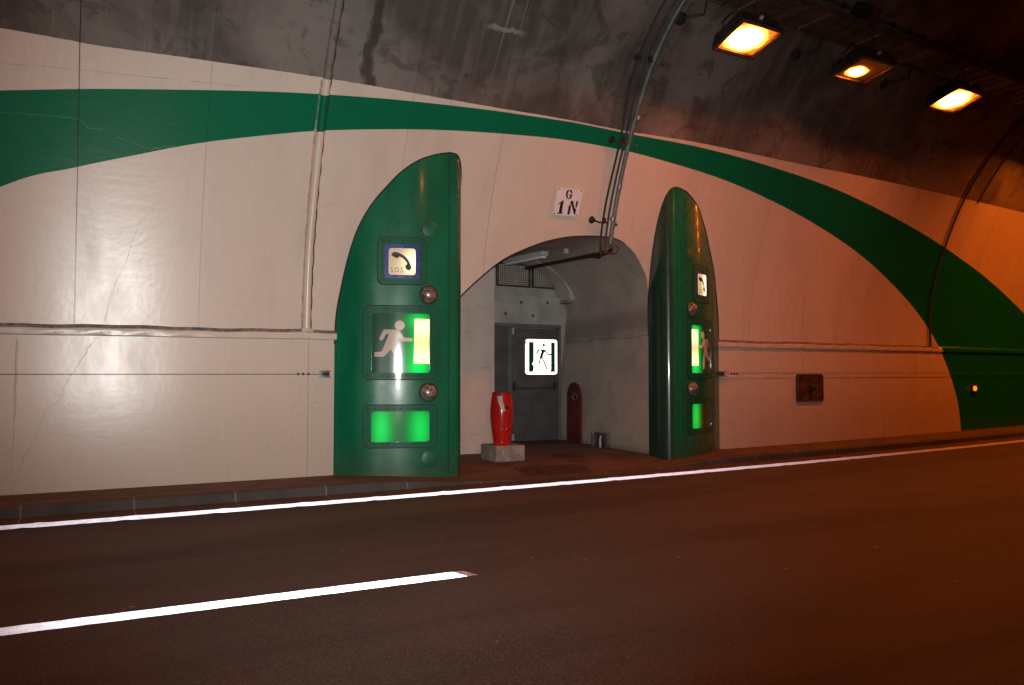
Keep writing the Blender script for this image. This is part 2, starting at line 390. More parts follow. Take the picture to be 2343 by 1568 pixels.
# ------------------------------------------------------------------ ground
def sheet(name, rows, mat, kind='structure'):
    """rows: list of lists of points along X"""
    V = [p for r in rows for p in r]; n = len(rows[0]); F = []
    for j in range(len(rows)-1):
        for i in range(n-1): a = j*n+i; F.append((a, a+1, a+1+n, a+n))
    o = mesh(name, V, F, mat, None, sharp=30); o['kind'] = kind; return o
def asphalt():
    T = NT("worn_asphalt"); pos = T.n('ShaderNodeNewGeometry').outputs['Position']
    a = T.noise(pos, 62, 3, .75); b = T.noise(pos, 1, 6, .65, mul=(.30, 1.5, 1)); f = T.noise(pos, 210, 1, .5)
    c = T.mix(T.ramp(b, .32, .7), (.050, .031, .022), (.023, .0145, .0105))
    c = T.mix(T.m('MULTIPLY', T.ramp(a, .50, .66), .9), c, (.100, .078, .066))
    c = T.mix(T.ramp(f, .60, .68), c, (.22, .19, .17))
    vo = T.n('ShaderNodeTexVoronoi'); vo.inputs['Scale'].default_value = 3.1; T.set(vo.inputs['Vector'], pos)
    vs = T.n('ShaderNodeSeparateXYZ'); T.set(vs.inputs[0], vo.outputs['Color'])
    chip = T.m('MULTIPLY', T.m('LESS_THAN', vo.outputs['Distance'], T.m('ADD', .022, T.m('MULTIPLY', vs.outputs[1], .05))), T.m('LESS_THAN', vs.outputs[0], .65))
    c = T.mix(T.m('MULTIPLY', chip, .9), c, (.34, .17, .09))
    tr = T.noise(pos, 1, 3, .5, mul=(.10, 1.05, 1), dist=.2)
    c = T.mix(T.m('MULTIPLY', T.ramp(tr, .50, .64), .55), c, (.021, .0145, .0115))
    sm = T.noise(pos, 1, 4, .6, mul=(.9, 5.0, 1), dist=.8)
    c = T.mix(T.m('MULTIPLY', T.ramp(sm, .66, .74), .45), c, (.095, .062, .042))
    # a long faint sealed seam
    sp = T.n('ShaderNodeSeparateXYZ'); T.set(sp.inputs[0], pos)
    seam = T.m('COMPARE', T.m('ADD', sp.outputs[1], T.m('MULTIPLY', T.noise(pos, 1.1, 4), .05)), 5.40, .006)
    seam = T.m('MULTIPLY', seam, T.ramp(T.noise(pos, 2.5, 3), .45, .6))
    c = T.mix(T.m('MULTIPLY', seam, T.m('GREATER_THAN', sp.outputs[0], 2.9)), c, (.12, .085, .06))
    h = T.m('ADD', T.m('MULTIPLY', a, .6), T.m('MULTIPLY', f, .4))
    return T.fin(c, T.ramp(a, .3, .7, .62, .85), T.bump(h, .9, .01), spec=.4)
def paving(name, c0, c1, joints=True):
    T = NT(name); pos = T.n('ShaderNodeNewGeometry').outputs['Position']
    a = T.noise(pos, 60, 3, .6); b = T.noise(pos, 1.8, 6, .65, dist=.5)
    c = T.mix(T.ramp(b, .32, .7), c0, c1); c = T.mix(T.m('MULTIPLY', T.ramp(a, .55, .75), .5), c, tuple(x*1.5 for x in c0))
    if joints:
        sp = T.n('ShaderNodeSeparateXYZ'); T.set(sp.inputs[0], pos)
        fr = T.m('FRACT', T.m('DIVIDE', T.m('SUBTRACT', sp.outputs[0], .03-10.75), 1.075)); j = T.m('COMPARE', fr, .5, .008)
        c = T.mix(T.m('MULTIPLY', j, .7), c, (.22, .18, .15))
    return T.fin(c, .82, T.bump(a, .4, .004), spec=.3)
M_ASPH = asphalt()
M_PAVE = paving("worn_brown_pavement", (.130, .088, .065), (.078, .050, .036), False)
M_KERB = paving("kerb_stone", (.075, .068, .062), (.050, .044, .040))
M_GUT = paving("gutter_concrete", (.085, .050, .034), (.060, .036, .025))
XG = [x*.5 for x in range(-30, 91)]
def drop(X):
    def ss(a, b, x): t = max(0, min(1, (x-a)/(b-a))); return t*t*(3-2*t)
    return .105*ss(3.2, 5.6, X)*(1-ss(7.6, 9.8, X))
KY = lambda X: 9.66+B(X)
sheet('road', [[(x, y+(B(x) if y > 5 else 0), -.12) for x in XG] for y in (-4.2, -2, 2, 5, 7, 8, 9.35)], M_ASPH)
sheet('gutter', [[(x, y+B(x), -.116+(.006 if y > 9.5 else 0)) for x in XG] for y in (9.30, 9.5, 9.665)], M_GUT)
sheet('kerb', [[(x, KY(x)+dy, dz if t == 0 else -drop(x)+dz) for x in XG] for dy, dz, t in ((-.004, -.13, 1) if False else (0, -.125, 0), (.005, -.02, 1), (.02, -.004, 1), (.035, .002, 1), (.15, .004, 1))], M_KERB)
XF = [x*.25 for x in range(-60, 181)]
def pz(X, y):
    t = max(0, min(1, (y-9.8)/1.0)); return -drop(X)*(1-t*t*(3-2*t))
sheet('pavement', [[(x, y+B(x), pz(x, y)) for x in XF] for y in (9.78, 9.9, 10.05, 10.2, 10.35, 10.5, 10.65, 10.8, 11.2)]+[[(x, 14.6+B(x)*.0, 0.0) for x in XF]] if False else
      [[(x, y+B(x), pz(x, y)) for x in XF] for y in (9.78, 9.9, 10.05, 10.2, 10.35, 10.5, 10.65, 10.8, 11.0)], M_PAVE)
M_AFLOOR = paving("alcove_floor_slab", (.115, .112, .108), (.075, .073, .070), False)
mesh('alcove_floor', [(4.2, 11.0, .003), (9.6, 11.05, .003), (9.6, 14.4, .003), (4.2, 14.4, .003)], [(0, 1, 2, 3)], M_AFLOOR)['kind'] = 'structure'
# road markings
lx = [x*.25 for x in range(-40, 181)]
def bumpz(X, w):
    f = ((X-.02*w-.09+9)/.89) % 1.0
    return .006*math.exp(-((f-.5)/.06)**2)
LV = []; LF = []
xs = [x*.04 for x in range(-60, 560)]; rows = 6
for x in xs:
    for j in range(rows):
        w = j/(rows-1); y = 9.01+w*.25+B(x)+.003*math.sin(x*7.3)
        LV.append((x, y, -.1135+bumpz(x, w*6)+(.004*math.sin(x*31+w*5) if 0 < j < rows-1 else -.002)*.4))
for i in range(len(xs)-1):
    for j in range(rows-1): a = i*rows+j; LF.append((a, a+rows, a+rows+1, a+1))
o = mesh('edge_line_marking', LV, LF, M_RETROE); o['kind'] = 'structure'
DV = []; n = 60
for i in range(n+1):
    t = i/n; x = -2.6+t*5.24; yc = 5.527-.038*(x+.38)
    for w in (-.085, 0, .085): DV.append((x+w*-.28*(t > .97) , yc+w+.003*math.sin(x*23+w*9), -.1155))
DF = [(i*3+j, i*3+j+3, i*3+j+4, i*3+j+1) for i in range(n) for j in range(2)]
M_TIP = simple('worn_line_paint', (.60, .56, .54), .7, var=.4, scale=40)
mesh('lane_line_marking', DV, DF, None, mats=[M_RETRO, M_TIP], fm=[1 if i >= n-1 else 0 for i in range(n) for j in range(2)])['kind'] = 'structure'

# ------------------------------------------------------------------ tunnel lining with the alcove mouth cut out
ARCH = [(4.84, 0), (4.84, 1.2), (4.86, 2.3), (4.97, 2.52), (5.33, 2.87), (5.68, 3.15), (6.05, 3.34), (6.43, 3.49), (6.83, 3.59), (7.25, 3.64), (7.69, 3.65), (7.99, 3.57), (8.25, 3.41), (8.49, 3.13), (8.58, 2.95), (8.66, 2.6), (8.70, 1.3), (8.70, 0)]
MOUTH = [(4.84, 0), (4.84, .8), (4.84, 1.6)]+[(p.x, p.y) for p in catmull(ARCH[2:16], 4)]+[(8.70, 1.3), (8.70, .6), (8.70, 0)]
tunnel = empty('tunnel_wall', (0, Y0, 0), "curved tunnel wall painted cream with a sweeping green band under bare sooty concrete", "tunnel wall")
SM = 9.2
mouth_s = [(x, s_of(z)) for x, z in MOUTH]
outer = [(-15, 0)]+mouth_s+[(45, 0), (45, SM), (-15, SM)]
ex = []
x = -15
gx = []
while x < 45: gx.append(x); x += .22 if -2 < x < 24 else .9
for gxx in gx[1:]:
    j = 1
    while j*.21 < SM-.1: ex.append(Vector((gxx, j*.21))); j += 1
v, f, *_ = fill2d(outer, (), .25, ex, .35)
UV = [(p[0], p[1]) for p in v]
lin = mesh('painted_lining', [WP(a, b) for a, b in UV], f, M_WALL, tunnel, uv=UV, attrs=attrs_for(UV), sharp=60)
# far side of the vault and the wall behind the photographer
V2 = []; U2 = []
ss = [SM+i*(2*ZC+PI*R-SM+.4)/34 for i in range(35)]
xx = [-15+i*1.5 for i in range(41)]
for s in ss:
    for x in xx:
        if s <= ZC+PI*R: p = WP(x, s)
        else: p = Vector((x, Y0+B(x)-2*R, ZC-(s-ZC-PI*R)))
        V2.append(p); U2.append((x, s))
F2 = [(j*41+i, j*41+i+1, j*41+i+42, j*41+i+41) for j in range(34) for i in range(40)]
mesh('bare_vault', V2, F2, M_WALL, tunnel, uv=U2, attrs=dict(dw=[1 if b < 19 else -1 for a, b in U2], dgu=[1]*len(U2), dgl=[-1]*len(U2)), sharp=60)
# ledge half way up the painted wall
M_LEDGE = simple("ledge_paint", tuple(x*.88 for x in CREAM), .45, var=.12, scale=5, bump=.5, bscale=12)
def ledge(x0, x1, mats):
    prof = [(0, 2.00), (.022, 1.985), (.038, 1.955), (.042, 1.925), (.038, 1.875), (0, 1.862)]
    n = int((x1-x0)/.08); mb = []; V = []; F = []; fm = []; U = []
    for i in range(n+1):
        x = x0+(x1-x0)*i/n; wob = .006*math.sin(x*3.1)+.004*math.sin(x*9.7+1)
        for k, (h, z) in enumerate(prof):
            q = h*(1+.12*math.sin(x*13+k*2)+.08*math.sin(x*37+k)); V.append(WP(x, z+wob*(1 if k < 4 else .3)+.0035*(x-3)*(1 if x > 3 else .6), q)); U.append((x, z))
    m = len(prof)
    for i in range(n):
        for k in range(m-1):
            a = i*m+k; F.append((a, a+1, a+1+m, a+m)); fm.append(1 if k < 2 and x0+(x1-x0)*i/n < 17.8 else 0)
    o = mesh('ledge', V, F, None, tunnel, uv=U, mats=[M_WALL, M_DUST], fm=fm, attrs=attrs_for(U), sharp=50); return o
ledge(-15, 3.12, None); ledge(10.33, 45, None)
# fine raised seam in the paint, glinting, and hairline cracks
def ribbon(name, L, w, mat, h=.0015, jitter=0.0):
    P = catmull(L, 8); V = []; F = []
    for i, p in enumerate(P):
        d = (P[min(i+1, len(P)-1)]-P[max(i-1, 0)]); d.normalize(); q = Vector((-d.y, d.x))
        jx = (random.random()-.5)*jitter; c = Vector((p[0], p[1]))+q*jx; ww = w*(.5+random.random())
        V += [WP(c.x-q.x*ww/2, c.y-q.y*ww/2, h), WP(c.x+q.x*ww/2, c.y+q.y*ww/2, h)]
    F = [(2*i, 2*i+1, 2*i+3, 2*i+2) for i in range(len(P)-1)]
    return mesh(name, V, F, mat, tunnel)
M_CRACK = simple("crack_dirt", (.40, .34, .28), .9)
M_GLINT = simple("painted_glint", (.16, .30, .22), .2)  # lighter green ribbons: small glints painted onto the green band
ribbon('wall_crack', [(x, s_of(z)) for x, z in [(.62,3.25),(.50,2.85),(.33,2.35),(.26,2.03)]], .003, M_CRACK, jitter=.02)
ribbon('wall_crack', [(.20,1.85),(.11,1.74),(.02,1.53),(-.10,1.35),(-.20,1.1),(-.31,.96),(-.42,.7),(-.52,.46),(-.64,.11),(-.66,.02)], .0045, M_CRACK, jitter=.03)
ribbon('glint_line', [(x, s_of(z)) for x, z in [(-.82,4.30),(-.4,4.33),(-.06,4.33),(.05,4.26),(.2,4.27)]], .003, M_GLINT, jitter=.02)
ribbon('glint_line', [(x, s_of(z)) for x, z in [(.34,4.2),(.5,4.16),(.7,4.12),(.95,4.17),(1.06,4.16)]], .003, M_GLINT, jitter=.02)
M_SEAM = simple("gloss_paint_seam", (.66, .60, .55), .18)
mb = MB(); mb.tube([WP(p.x, p.y, .001) for p in XS([(-3,4.73),(-.82,4.79),(-.41,4.82),(-.05,4.84),(.47,4.87),(1.03,4.90),(1.73,4.94)], 6)], .0045, 6); mb.build('paint_seam', M_SEAM, tunnel)
for cxx, czz, rr in ((2.98, 3.45, .27),):
    v0 = s_of(czz); mb = MB()
    mb.tube([WP(cxx+rr*math.cos(a*.1), v0+rr*math.sin(a*.1), .0) for a in range(64)], .0022, 5, cap=False)
    mb.build('patch_ring', simple("patch_outline", (.61, .53, .44), .5), tunnel)
M_RIDGE = simple('ridge_paint', CREAM, .3, var=.05)
for rx, rz in ((2.62, .96), (2.84, .96)):
    mb = MB(); mb.tube([WP(rx+.05*math.cos(a*.2), rz+.055*math.sin(a*.2), .0) for a in range(33)], .007, 6, cap=False); mb.build('painted_over_ring', M_LEDGE, tunnel)
mb = MB(); mb.tube([WP(-.64+.004*math.sin(i*.9), .25+i*.05, -.006) for i in range(32)], .014, 8); mb.build('plaster_ridge', M_RIDGE, tunnel)
# mouth seal line on the left half of the arch
mb = MB(); mb.tube([WP(x, s_of(z), .002) for x, z in MOUTH if z > 2.3 and x < 8.0], .009, 6); mb.build('arch_edge_seal', M_MATTBLK, tunnel)

# ------------------------------------------------------------------ alcove
alc = empty('alcove', (6.7, 12.3, 0), "arched concrete alcove opening in the tunnel wall between the two green columns", "alcove")
def back_pt(x, z):
    t = (x-6.7)/1.92
    return Vector((x+(.30*max(0, t) if z > .01 else .28*max(0, t))+(.24*max(0, t) if z > 2.5 else 0), 14.45, z+(.07 if z > 2.4 else 0)))
NY = 22; V = []; F = []; nm = len(MOUTH)
for j in range(NY+1):
    t = j/NY
    for x, z in MOUTH:
        p = WP(x, s_of(z)); q = back_pt(x, z)
        r = p.lerp(q, t); wob = .012*math.sin(r.y*2.3+z*3)*math.sin(z*1.7+r.y) if 0 < j else 0
        V.append(Vector((r.x+wob, r.y, r.z)))
F = [(j*nm+i, j*nm+i+1, (j+1)*nm+i+1, (j+1)*nm+i) for j in range(NY) for i in range(nm-1)]
def alcove_mat():
    T = NT("alcove_lining"); pos = T.n('ShaderNodeNewGeometry').outputs['Position']
    sp = T.n('ShaderNodeSeparateXYZ'); T.set(sp.inputs[0], pos)
    n1 = T.noise(pos, 1.3, 6, .65, dist=.4); n2 = T.noise(pos, 14, 4, .6)
    c = T.mix(T.ramp(n1, .35, .7), (.50, .435, .375), (.38, .335, .29))
    c = T.mix(T.m('MULTIPLY', T.ramp(n2, .5, .75), .3), c, (.20, .17, .15))
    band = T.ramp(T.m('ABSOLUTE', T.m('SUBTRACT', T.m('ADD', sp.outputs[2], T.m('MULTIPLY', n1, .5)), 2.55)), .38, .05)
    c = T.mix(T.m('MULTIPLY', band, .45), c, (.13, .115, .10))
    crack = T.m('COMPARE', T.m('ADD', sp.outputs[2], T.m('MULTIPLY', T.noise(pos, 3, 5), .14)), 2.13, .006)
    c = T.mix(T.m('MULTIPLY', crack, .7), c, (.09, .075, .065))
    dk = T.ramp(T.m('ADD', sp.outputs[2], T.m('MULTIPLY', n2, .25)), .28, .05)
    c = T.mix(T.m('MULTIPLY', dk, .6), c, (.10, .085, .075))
    return T.fin(c, .75, T.bump(T.m('ADD', n2, T.m('MULTIPLY', T.noise(pos, 60, 2), .4)), .35, .01), spec=.3)
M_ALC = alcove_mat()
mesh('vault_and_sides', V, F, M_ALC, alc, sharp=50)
def boxp(name, lo, hi, mat, parent, bev=.01):
    mb = MB(); mb.box([(a+b)/2 for a, b in zip(lo, hi)], [b-a for a, b in zip(lo, hi)], bev=bev); return mb.build(name, mat, parent, sharp=30)
def pale_mat():
    T = NT("pale_rendered_wall"); pos = T.n('ShaderNodeNewGeometry').outputs['Position']
    n1 = T.noise(pos, 1, 6, .65, mul=(3, 3, 1.2)); n2 = T.noise(pos, 1, 4, .6, mul=(2, 2, 16)); n3 = T.noise(pos, 30, 3)
    c = T.mix(T.ramp(n1, .35, .75), (.58, .53, .47), (.49, .44, .385)); c = T.mix(T.m('MULTIPLY', T.ramp(n2, .60, .70), .28), c, (.22, .19, .165))
    return T.fin(c, .6, T.bump(T.m('ADD', n2, n3), .3, .008))
boxp('return_wall', (4.5, 12.3, -.05), (6.46, 14.3, 3.75), pale_mat(), alc, .006)
boxp('back_wall', (6.4, 14.10, -.05), (9.7, 14.4, 4.1), M_LINT, alc, .006)
# lintel block over the door
boxp('lintel', (6.46, 13.90, 2.42), (8.88, 14.098, 3.0), M_LINT, alc, .012)
for px, pz_ in ((7.55, 2.62), (8.2, 2.60), (7.92, 2.86), (8.55, 2.88)):
    mb = MB(); mb.lathe((px, 13.90, pz_), [(.028, -.005), (.028, .012), (.014, .015), (.0, .005)], (0, -1, 0), 12); mb.build('bolt_socket', M_SOOT, alc)
# half arch rib springing off the right side
def rib_pt(t, r): return (7.55+(r-.0)*math.sin(t)*1.0, 2.93+(r*.60)*math.cos(t))
V = []; F = []; nn = 16
for i in range(nn+1):
    t = (i/nn)*PI/2*.98+.03
    for r, y in ((1.34, 13.55), (1.62, 13.55), (1.62, 14.05), (1.34, 14.05)):
        x, z = rib_pt(t, r); V.append((x, y, z if r < 1.5 else z))
for i in range(nn):
    for k in range(4): a = i*4+k; b = i*4+(k+1) % 4; F.append((a, b, b+4, a+4))
F += [(0, 1, 2, 3), (nn*4+3, nn*4+2, nn*4+1, nn*4)]
mesh('half_arch_rib', V, F, M_CONC_L, alc, sharp=40)
boxp('rib_corbel', (8.86, 13.6, 2.88), (9.25, 14.05, 2.945), M_CONC, alc, .01)
# broken service pocket low in the right side
def side_x(y, z): # right side of the alcove
    t = (y-10.72)/(14.45-10.72); return 8.62+t*((back_pt(8.62, z)).x-8.62)
SX = lambda y, z=1.0: side_x(y, z)
pock = empty('service_pocket', (8.75, 12.25, 0), "broken grey service pocket at the foot of the alcove's right side", "service box")
mb = MB(); x = SX(12.2)
mb.box((x-.045, 12.46, .14), (.07, .035, .28), bev=.006); mb.box((x-.03, 12.02, .15), (.07, .10, .27), bev=.008); mb.box((x-.03, 12.24, .265), (.06, .42, .03), bev=.006)
mb.build('pocket_surround', M_STEEL, pock)
mb = MB(); mb.box((x-.008, 12.24, .13), (.012, .40, .24)); mb.build('pocket_back', M_SOOT, pock)
mb = MB(); mb.tube([(x-.05, 12.22, .0), (x-.05, 12.22, .16), (x-.03, 12.22, .22)], .022, 10); mb.build('stub_pipe', M_PLAST, pock)

# dark red round-topped hydrant cover on the right side
cov = empty('hose_cover', (SX(13.28)-.02, 13.28, 0), "dark red round topped panel on the alcove's right side beside the door", "cover panel")
def MC(a, b, h): y = 13.56-a; return Vector((SX(y)-.012-h, y, b))
out = [(0, .01), (.55, .01), (.55, .93)]+[(.275+.275*math.cos(t*PI/12), .93+.29*math.sin(t*PI/12)) for t in range(1, 12)]+[(0, .93)]
mb = MB(); plate(mb, MC, out, (), -.02, .03, .12); mb.build('red_panel', M_REDD, cov)
mb = MB()
c = MC(.36, .93, .03); ax = Vector((-1, -.05, 0)); mb.lathe(c, [(.085, 0), (.085, .02), (.06, .025), (.055, .005)], ax, 20); mb.build('ring_port', M_STEEL, cov)
mb = MB(); mb.lathe(MC(.36, .93, .032), [(.05, 0), (.05, .008), (.02, .012)], ax, 16); mb.build('port_hole', M_BLACK, cov)

# ------------------------------------------------------------------ shelter door
door = empty('steel_door', (8.1, 14.0, 0), "dark grey steel door with push bar at the back of the alcove", "door")
boxp('door_frame_head', (6.47, 13.93, 2.355), (8.92, 14.09, 2.418), M_DOORF, door, .004)
boxp('fixed_panel', (6.47, 14.02, .01), (7.66, 14.09, 2.352), M_DOOR, door, .004)
boxp('leaf', (7.76, 14.00, .012), (8.86, 14.09, 2.34), M_DOOR, door, .006)
boxp('frame_post', (7.66, 13.975, .005), (7.745, 14.088, 2.353), M_DOORF, door, .004)
boxp('frame_post', (8.865, 13.96, .005), (8.925, 14.088, 2.353), M_DOORF, door, .004)
boxp('cover_strip', (7.34, 14.005, .01), (7.37, 14.018, 2.35), M_DOORF, door, .002)
mb = MB(); mb.box((7.765, 13.97, 2.27), (.05, .03, .13), bev=.006); mb.build('hinge', M_PLAST, door)
mb = MB(); mb.box((7.765, 13.97, .10), (.05, .03, .13), bev=.006); mb.build('hinge', M_PLAST, door)
for hz in (2.05, 1.36, .55):
    mb = MB(); mb.box((8.0, 13.985, hz), (.19, .03, .06), bev=.008); mb.build('hinge_plate', M_DOOR, door)
pb = MB(); pb.tube([(7.80, 13.90, 1.10), (8.1, 13.895, 1.10), (8.78, 13.90, 1.10)], .016, 8); bar = pb.build('push_bar', M_SOOT, door)
for bx in (7.80, 8.77):
    mb = MB(); mb.box((bx, 13.945, 1.14), (.05, .11, .17), bev=.01); mb.build('bar_bracket', M_SOOT, door)

# exit sign on the door leaf
sg = empty('exit_sign', (8.45, 13.98, 1.38), "reflective white exit sign with dark running figure fixed on the steel door", "exit sign")
def MS(a, b, h): return Vector((8.07+a*.76/913, 13.965-h, 2.115-b*.735/1070))
def MSy(a, b, h): return MS(a, -b, h)      # right handed with b up
def pts(L, ox=315, oy=330): return [(x-ox, -(y-oy)) for x, y in L]
mb = MB(); plate(mb, MSy, rrect(0, -1070, 913, 0, 80), (), 0-.03, .004, 80); mb.build('sign_plate', M_RETROS, sg)
M_SGD = simple("dark_green_sign_ink", (.016, .085, .052), .4, var=.1)
mb = MB()
plate(mb, MSy, pts([(400,418),(533,418),(533,990),(487,1080),(500,1110),(533,1115),(533,1235),(505,1300),(510,1318),(400,1318)])[::-1], (), .003, .0065, 60)
plate(mb, MSy, pts([(1047,418),(1155,418),(1155,1318),(1010,1317),(1047,1250)])[::-1], (), .003, .0065, 60)
plate(mb, MSy, pts([(535,409),(1045,409),(1045,419),(535,419)])[::-1], (), .003, .0065, 60)
plate(mb, MSy, pts([(512,1316),(1008,1316),(1008,1325),(512,1325)])[::-1], (), .003, .0065, 60)
mb.build('door_bars', M_SGD, sg)
mb = MB()
plate(mb, MSy, [(x-315, -(y-330)) for x, y in disc(830, 500, 34, 46)], (), .003, .0065, 30)
fig = [(612,775),(604,757),(662,637),(865,637),(952,765),(1048,765),(1048,802),(945,804),(880,712),(860,705),(838,722),(795,850),(800,880),(935,1235),(915,1250),(903,1240),(790,925),(762,903),(738,925),(718,1064),(557,1064),(568,1037),(678,1035),(695,1010),(722,835),(762,715),(755,680),(735,670),(692,672),(630,775)]
plate(mb, MSy, pts(fig)[::-1], (), .003, .0065, 40); mb.build('running_figure', M_SGD, sg)

# ventilation grille over the lintel
gr = empty('vent_grille', (8.17, 14.05, 3.2), "dark wire mesh ventilation grille in two frames above the door lintel", "ventilation grille")
boxp('grille_backing', (7.0, 14.07, 3.17), (8.98, 14.098, 3.70), M_CONC_L, gr, .004)
for x0, x1 in ((7.42, 8.22), (8.26, 8.86)):
    mb = MB()
    for a, b, c_, d in ((x0, x1, 3.19, 3.225), (x0, x1, 3.645, 3.68)): mb.box(((a+b)/2, 14.04, (c_+d)/2), (b-a, .05, d-c_), bev=.004)
    for a in (x0, x1-.035): mb.box((a+.0175, 14.04, 3.435), (.035, .048, .42), bev=.004)
    fr = mb.build('grille_frame', M_SOOT, gr)
    mb = MB(); k = x0+.05
    while k < x1-.04: mb.box((k, 14.045, 3.435), (.007, .007, .42)); k += .045
    k = 3.25
    while k < 3.64: mb.box(((x0+x1)/2, 14.038, k), (x1-x0-.07, .006, .007)); k += .045
    mb.build('wire_mesh', M_DARK, fr)

# fluorescent fitting under the alcove vault
fx = empty('ceiling_light', (7.25, 12.3, 3.45), "unlit white fluorescent fitting under the alcove ceiling behind the pipes", "light fitting")
mb = MB(); mb.box((7.20, 12.5, 3.55), (.15, 1.25, .09), Matrix.Rotation(.10, 3, 'Z'), bev=.02); mb.build('housing', M_PLAST, fx)
mb = MB(); mb.box((7.20, 12.5, 3.49), (.11, 1.18, .03), Matrix.Rotation(.10, 3, 'Z'), bev=.012); mb.build('diffuser', M_WHITE, fx)
jb = MB(); jb.box((7.62, 11.75, 3.60), (.07, .07, .09), bev=.01); o = jb.build('junction_cap', M_PLAST, None); tag(o, "small white junction cap under the alcove vault beside the pipes", "junction box")

# ------------------------------------------------------------------ hydrant on its plinth
pl = MB(); pl.box((6.05, 11.23, .125), (.52, .54, .25), bev=.012)
T = NT("rough_plinth_concrete"); pos = T.n('ShaderNodeNewGeometry').outputs['Position']
nn_ = T.noise(pos, 7, 6, .7); T.fin(T.mix(T.ramp(nn_, .4, .65), (.33, .30, .265), (.20, .175, .15)), .85, T.bump(T.noise(pos, 1, 5, mul=(6, 6, 26)), .8, .02))
o = pl.build('concrete_plinth', T.mat, None, sharp=60); tag(o, "square weathered concrete plinth under the red hydrant", "plinth")
hy = empty('fire_hydrant', (6.03, 11.22, .25), "red barrel shaped fire hydrant standing on a concrete plinth", "fire hydrant")
mb = MB(); H0 = .25
T = NT("scuffed_red_enamel"); pos = T.n('ShaderNodeNewGeometry').outputs['Position']; sp = T.n('ShaderNodeSeparateXYZ'); T.set(sp.inputs[0], pos)
sc1 = T.ramp(T.noise(pos, 1, 4, .7, mul=(14, 14, 34)), .60, .68); zz = T.ramp(T.m('ABSOLUTE', T.m('SUBTRACT', sp.outputs[2], .48)), .12, .03)
c = T.mix(T.ramp(T.noise(pos, 5, 4), .35, .7), (.46, .012, .010), (.36, .012, .010)); c = T.mix(T.m('MULTIPLY', sc1, T.m('ADD', T.m('MULTIPLY', zz, .8), .06)), c, (.40, .30, .28))
T.fin(c, .20, T.bump(T.noise(pos, 12, 3), .1, .004), coat=.5); M_HYD = T.mat
prof = [(r_*1.13, z_) for r_, z_ in [(.135,.0),(.14,.02),(.125,.035),(.124,.06),(.130,.10),(.138,.17),(.149,.26),(.160,.36),(.167,.46),(.168,.54),(.164,.62),(.157,.70),(.147,.77),(.138,.82)]]
mb.lathe((6.03, 11.22, H0), prof, n=40); mb.build('barrel', M_HYD, hy)
mb = MB(); mb.lathe((6.03, 11.22, H0+.815), [(.157,0),(.158,.012),(.150,.028),(.125,.040),(.06,.046),(.0,.048)], n=40); mb.build('cap', M_REDD, hy)
def prad(z):
    for (r0, z0), (r1, z1) in zip(prof, prof[1:]):
        if z0 <= z <= z1: return r0+(r1-r0)*(z-z0)/(z1-z0)
    return prof[-1][0]
A0 = math.atan2(-11.22, -6.03)                          # towards the camera
def MH(a, b, h):   # a = arc metres to the right, b = height
    r = prad(b)+h; t = A0+a/.16; return Vector((6.03+r*math.cos(t), 11.22+r*math.sin(t), H0+b))
mb = MB(); plate(mb, MH, [(-.075,.79),(-.052,.70),(-.025,.62),(.0,.565),(.03,.545),(.055,.56),(.05,.62),(.025,.66),(.012,.72),(.01,.79)], (), -.002, .0025, .02); mb.build('white_flash_mark', M_PLAST, hy)
n_ = (MH(.075, .61, .01)-MH(.075, .61, 0)).normalized()
mb = MB(); mb.lathe(MH(.075, .61, -.01), [(.052, 0), (.052, .016), (.040, .026), (.030, .026), (.028, .010), (0, .010)], n_, 24); noz = mb.build('outlet', M_RED, hy)
mb = MB(); mb.lathe(MH(.075, .61, .001), [(.024, 0), (.024, .004), (.0, .005)], n_, 16); mb.build('outlet_plug', M_BLACK, noz)

# iron covers let into the alcove floor
def hatch(P, label, zz):
    mb = MB(); P = [Vector(p) for p in P]
    V = [Vector((*p, zz)) for p in P]+[Vector((*p, -.02)) for p in P]
    mb.add(V, [(0, 1, 2, 3)[::-1] if False else (0, 1, 2, 3), (0, 4, 5, 1), (1, 5, 6, 2), (2, 6, 7, 3), (3, 7, 4, 0)])
    o = mb.build('floor_hatch', M_RUST, None, smooth_ := 35); tag(o, label, "floor hatch"); return o
hatch([(7.04,10.98),(7.54,11.02),(7.66,11.55),(7.12,11.50)], "small rusty floor plate nearer the alcove's right side", .011)
def lowz(x, y): return pz(x, y-B(x))+.007
P = [(5.75, 9.93), (6.95, 9.93), (7.0, 10.42), (5.8, 10.42)]
V = []; F = []; nx, ny = 10, 6
for j in range(ny+1):
    for i in range(nx+1):
        a, b = i/nx, j/ny; x = (P[0][0]*(1-a)+P[1][0]*a)*(1-b)+(P[3][0]*(1-a)+P[2][0]*a)*b; y = P[0][1]*(1-b)+P[3][1]*b; V.append((x, y, lowz(x, y)))
F = [(j*(nx+1)+i, j*(nx+1)+i+1, (j+1)*(nx+1)+i+1, (j+1)*(nx+1)+i) for j in range(ny) for i in range(nx)]
tag(mesh('floor_hatch', V, F, M_RUST), "long rusty floor plate in the dropped kerb in front of the hydrant plinth", "floor hatch")

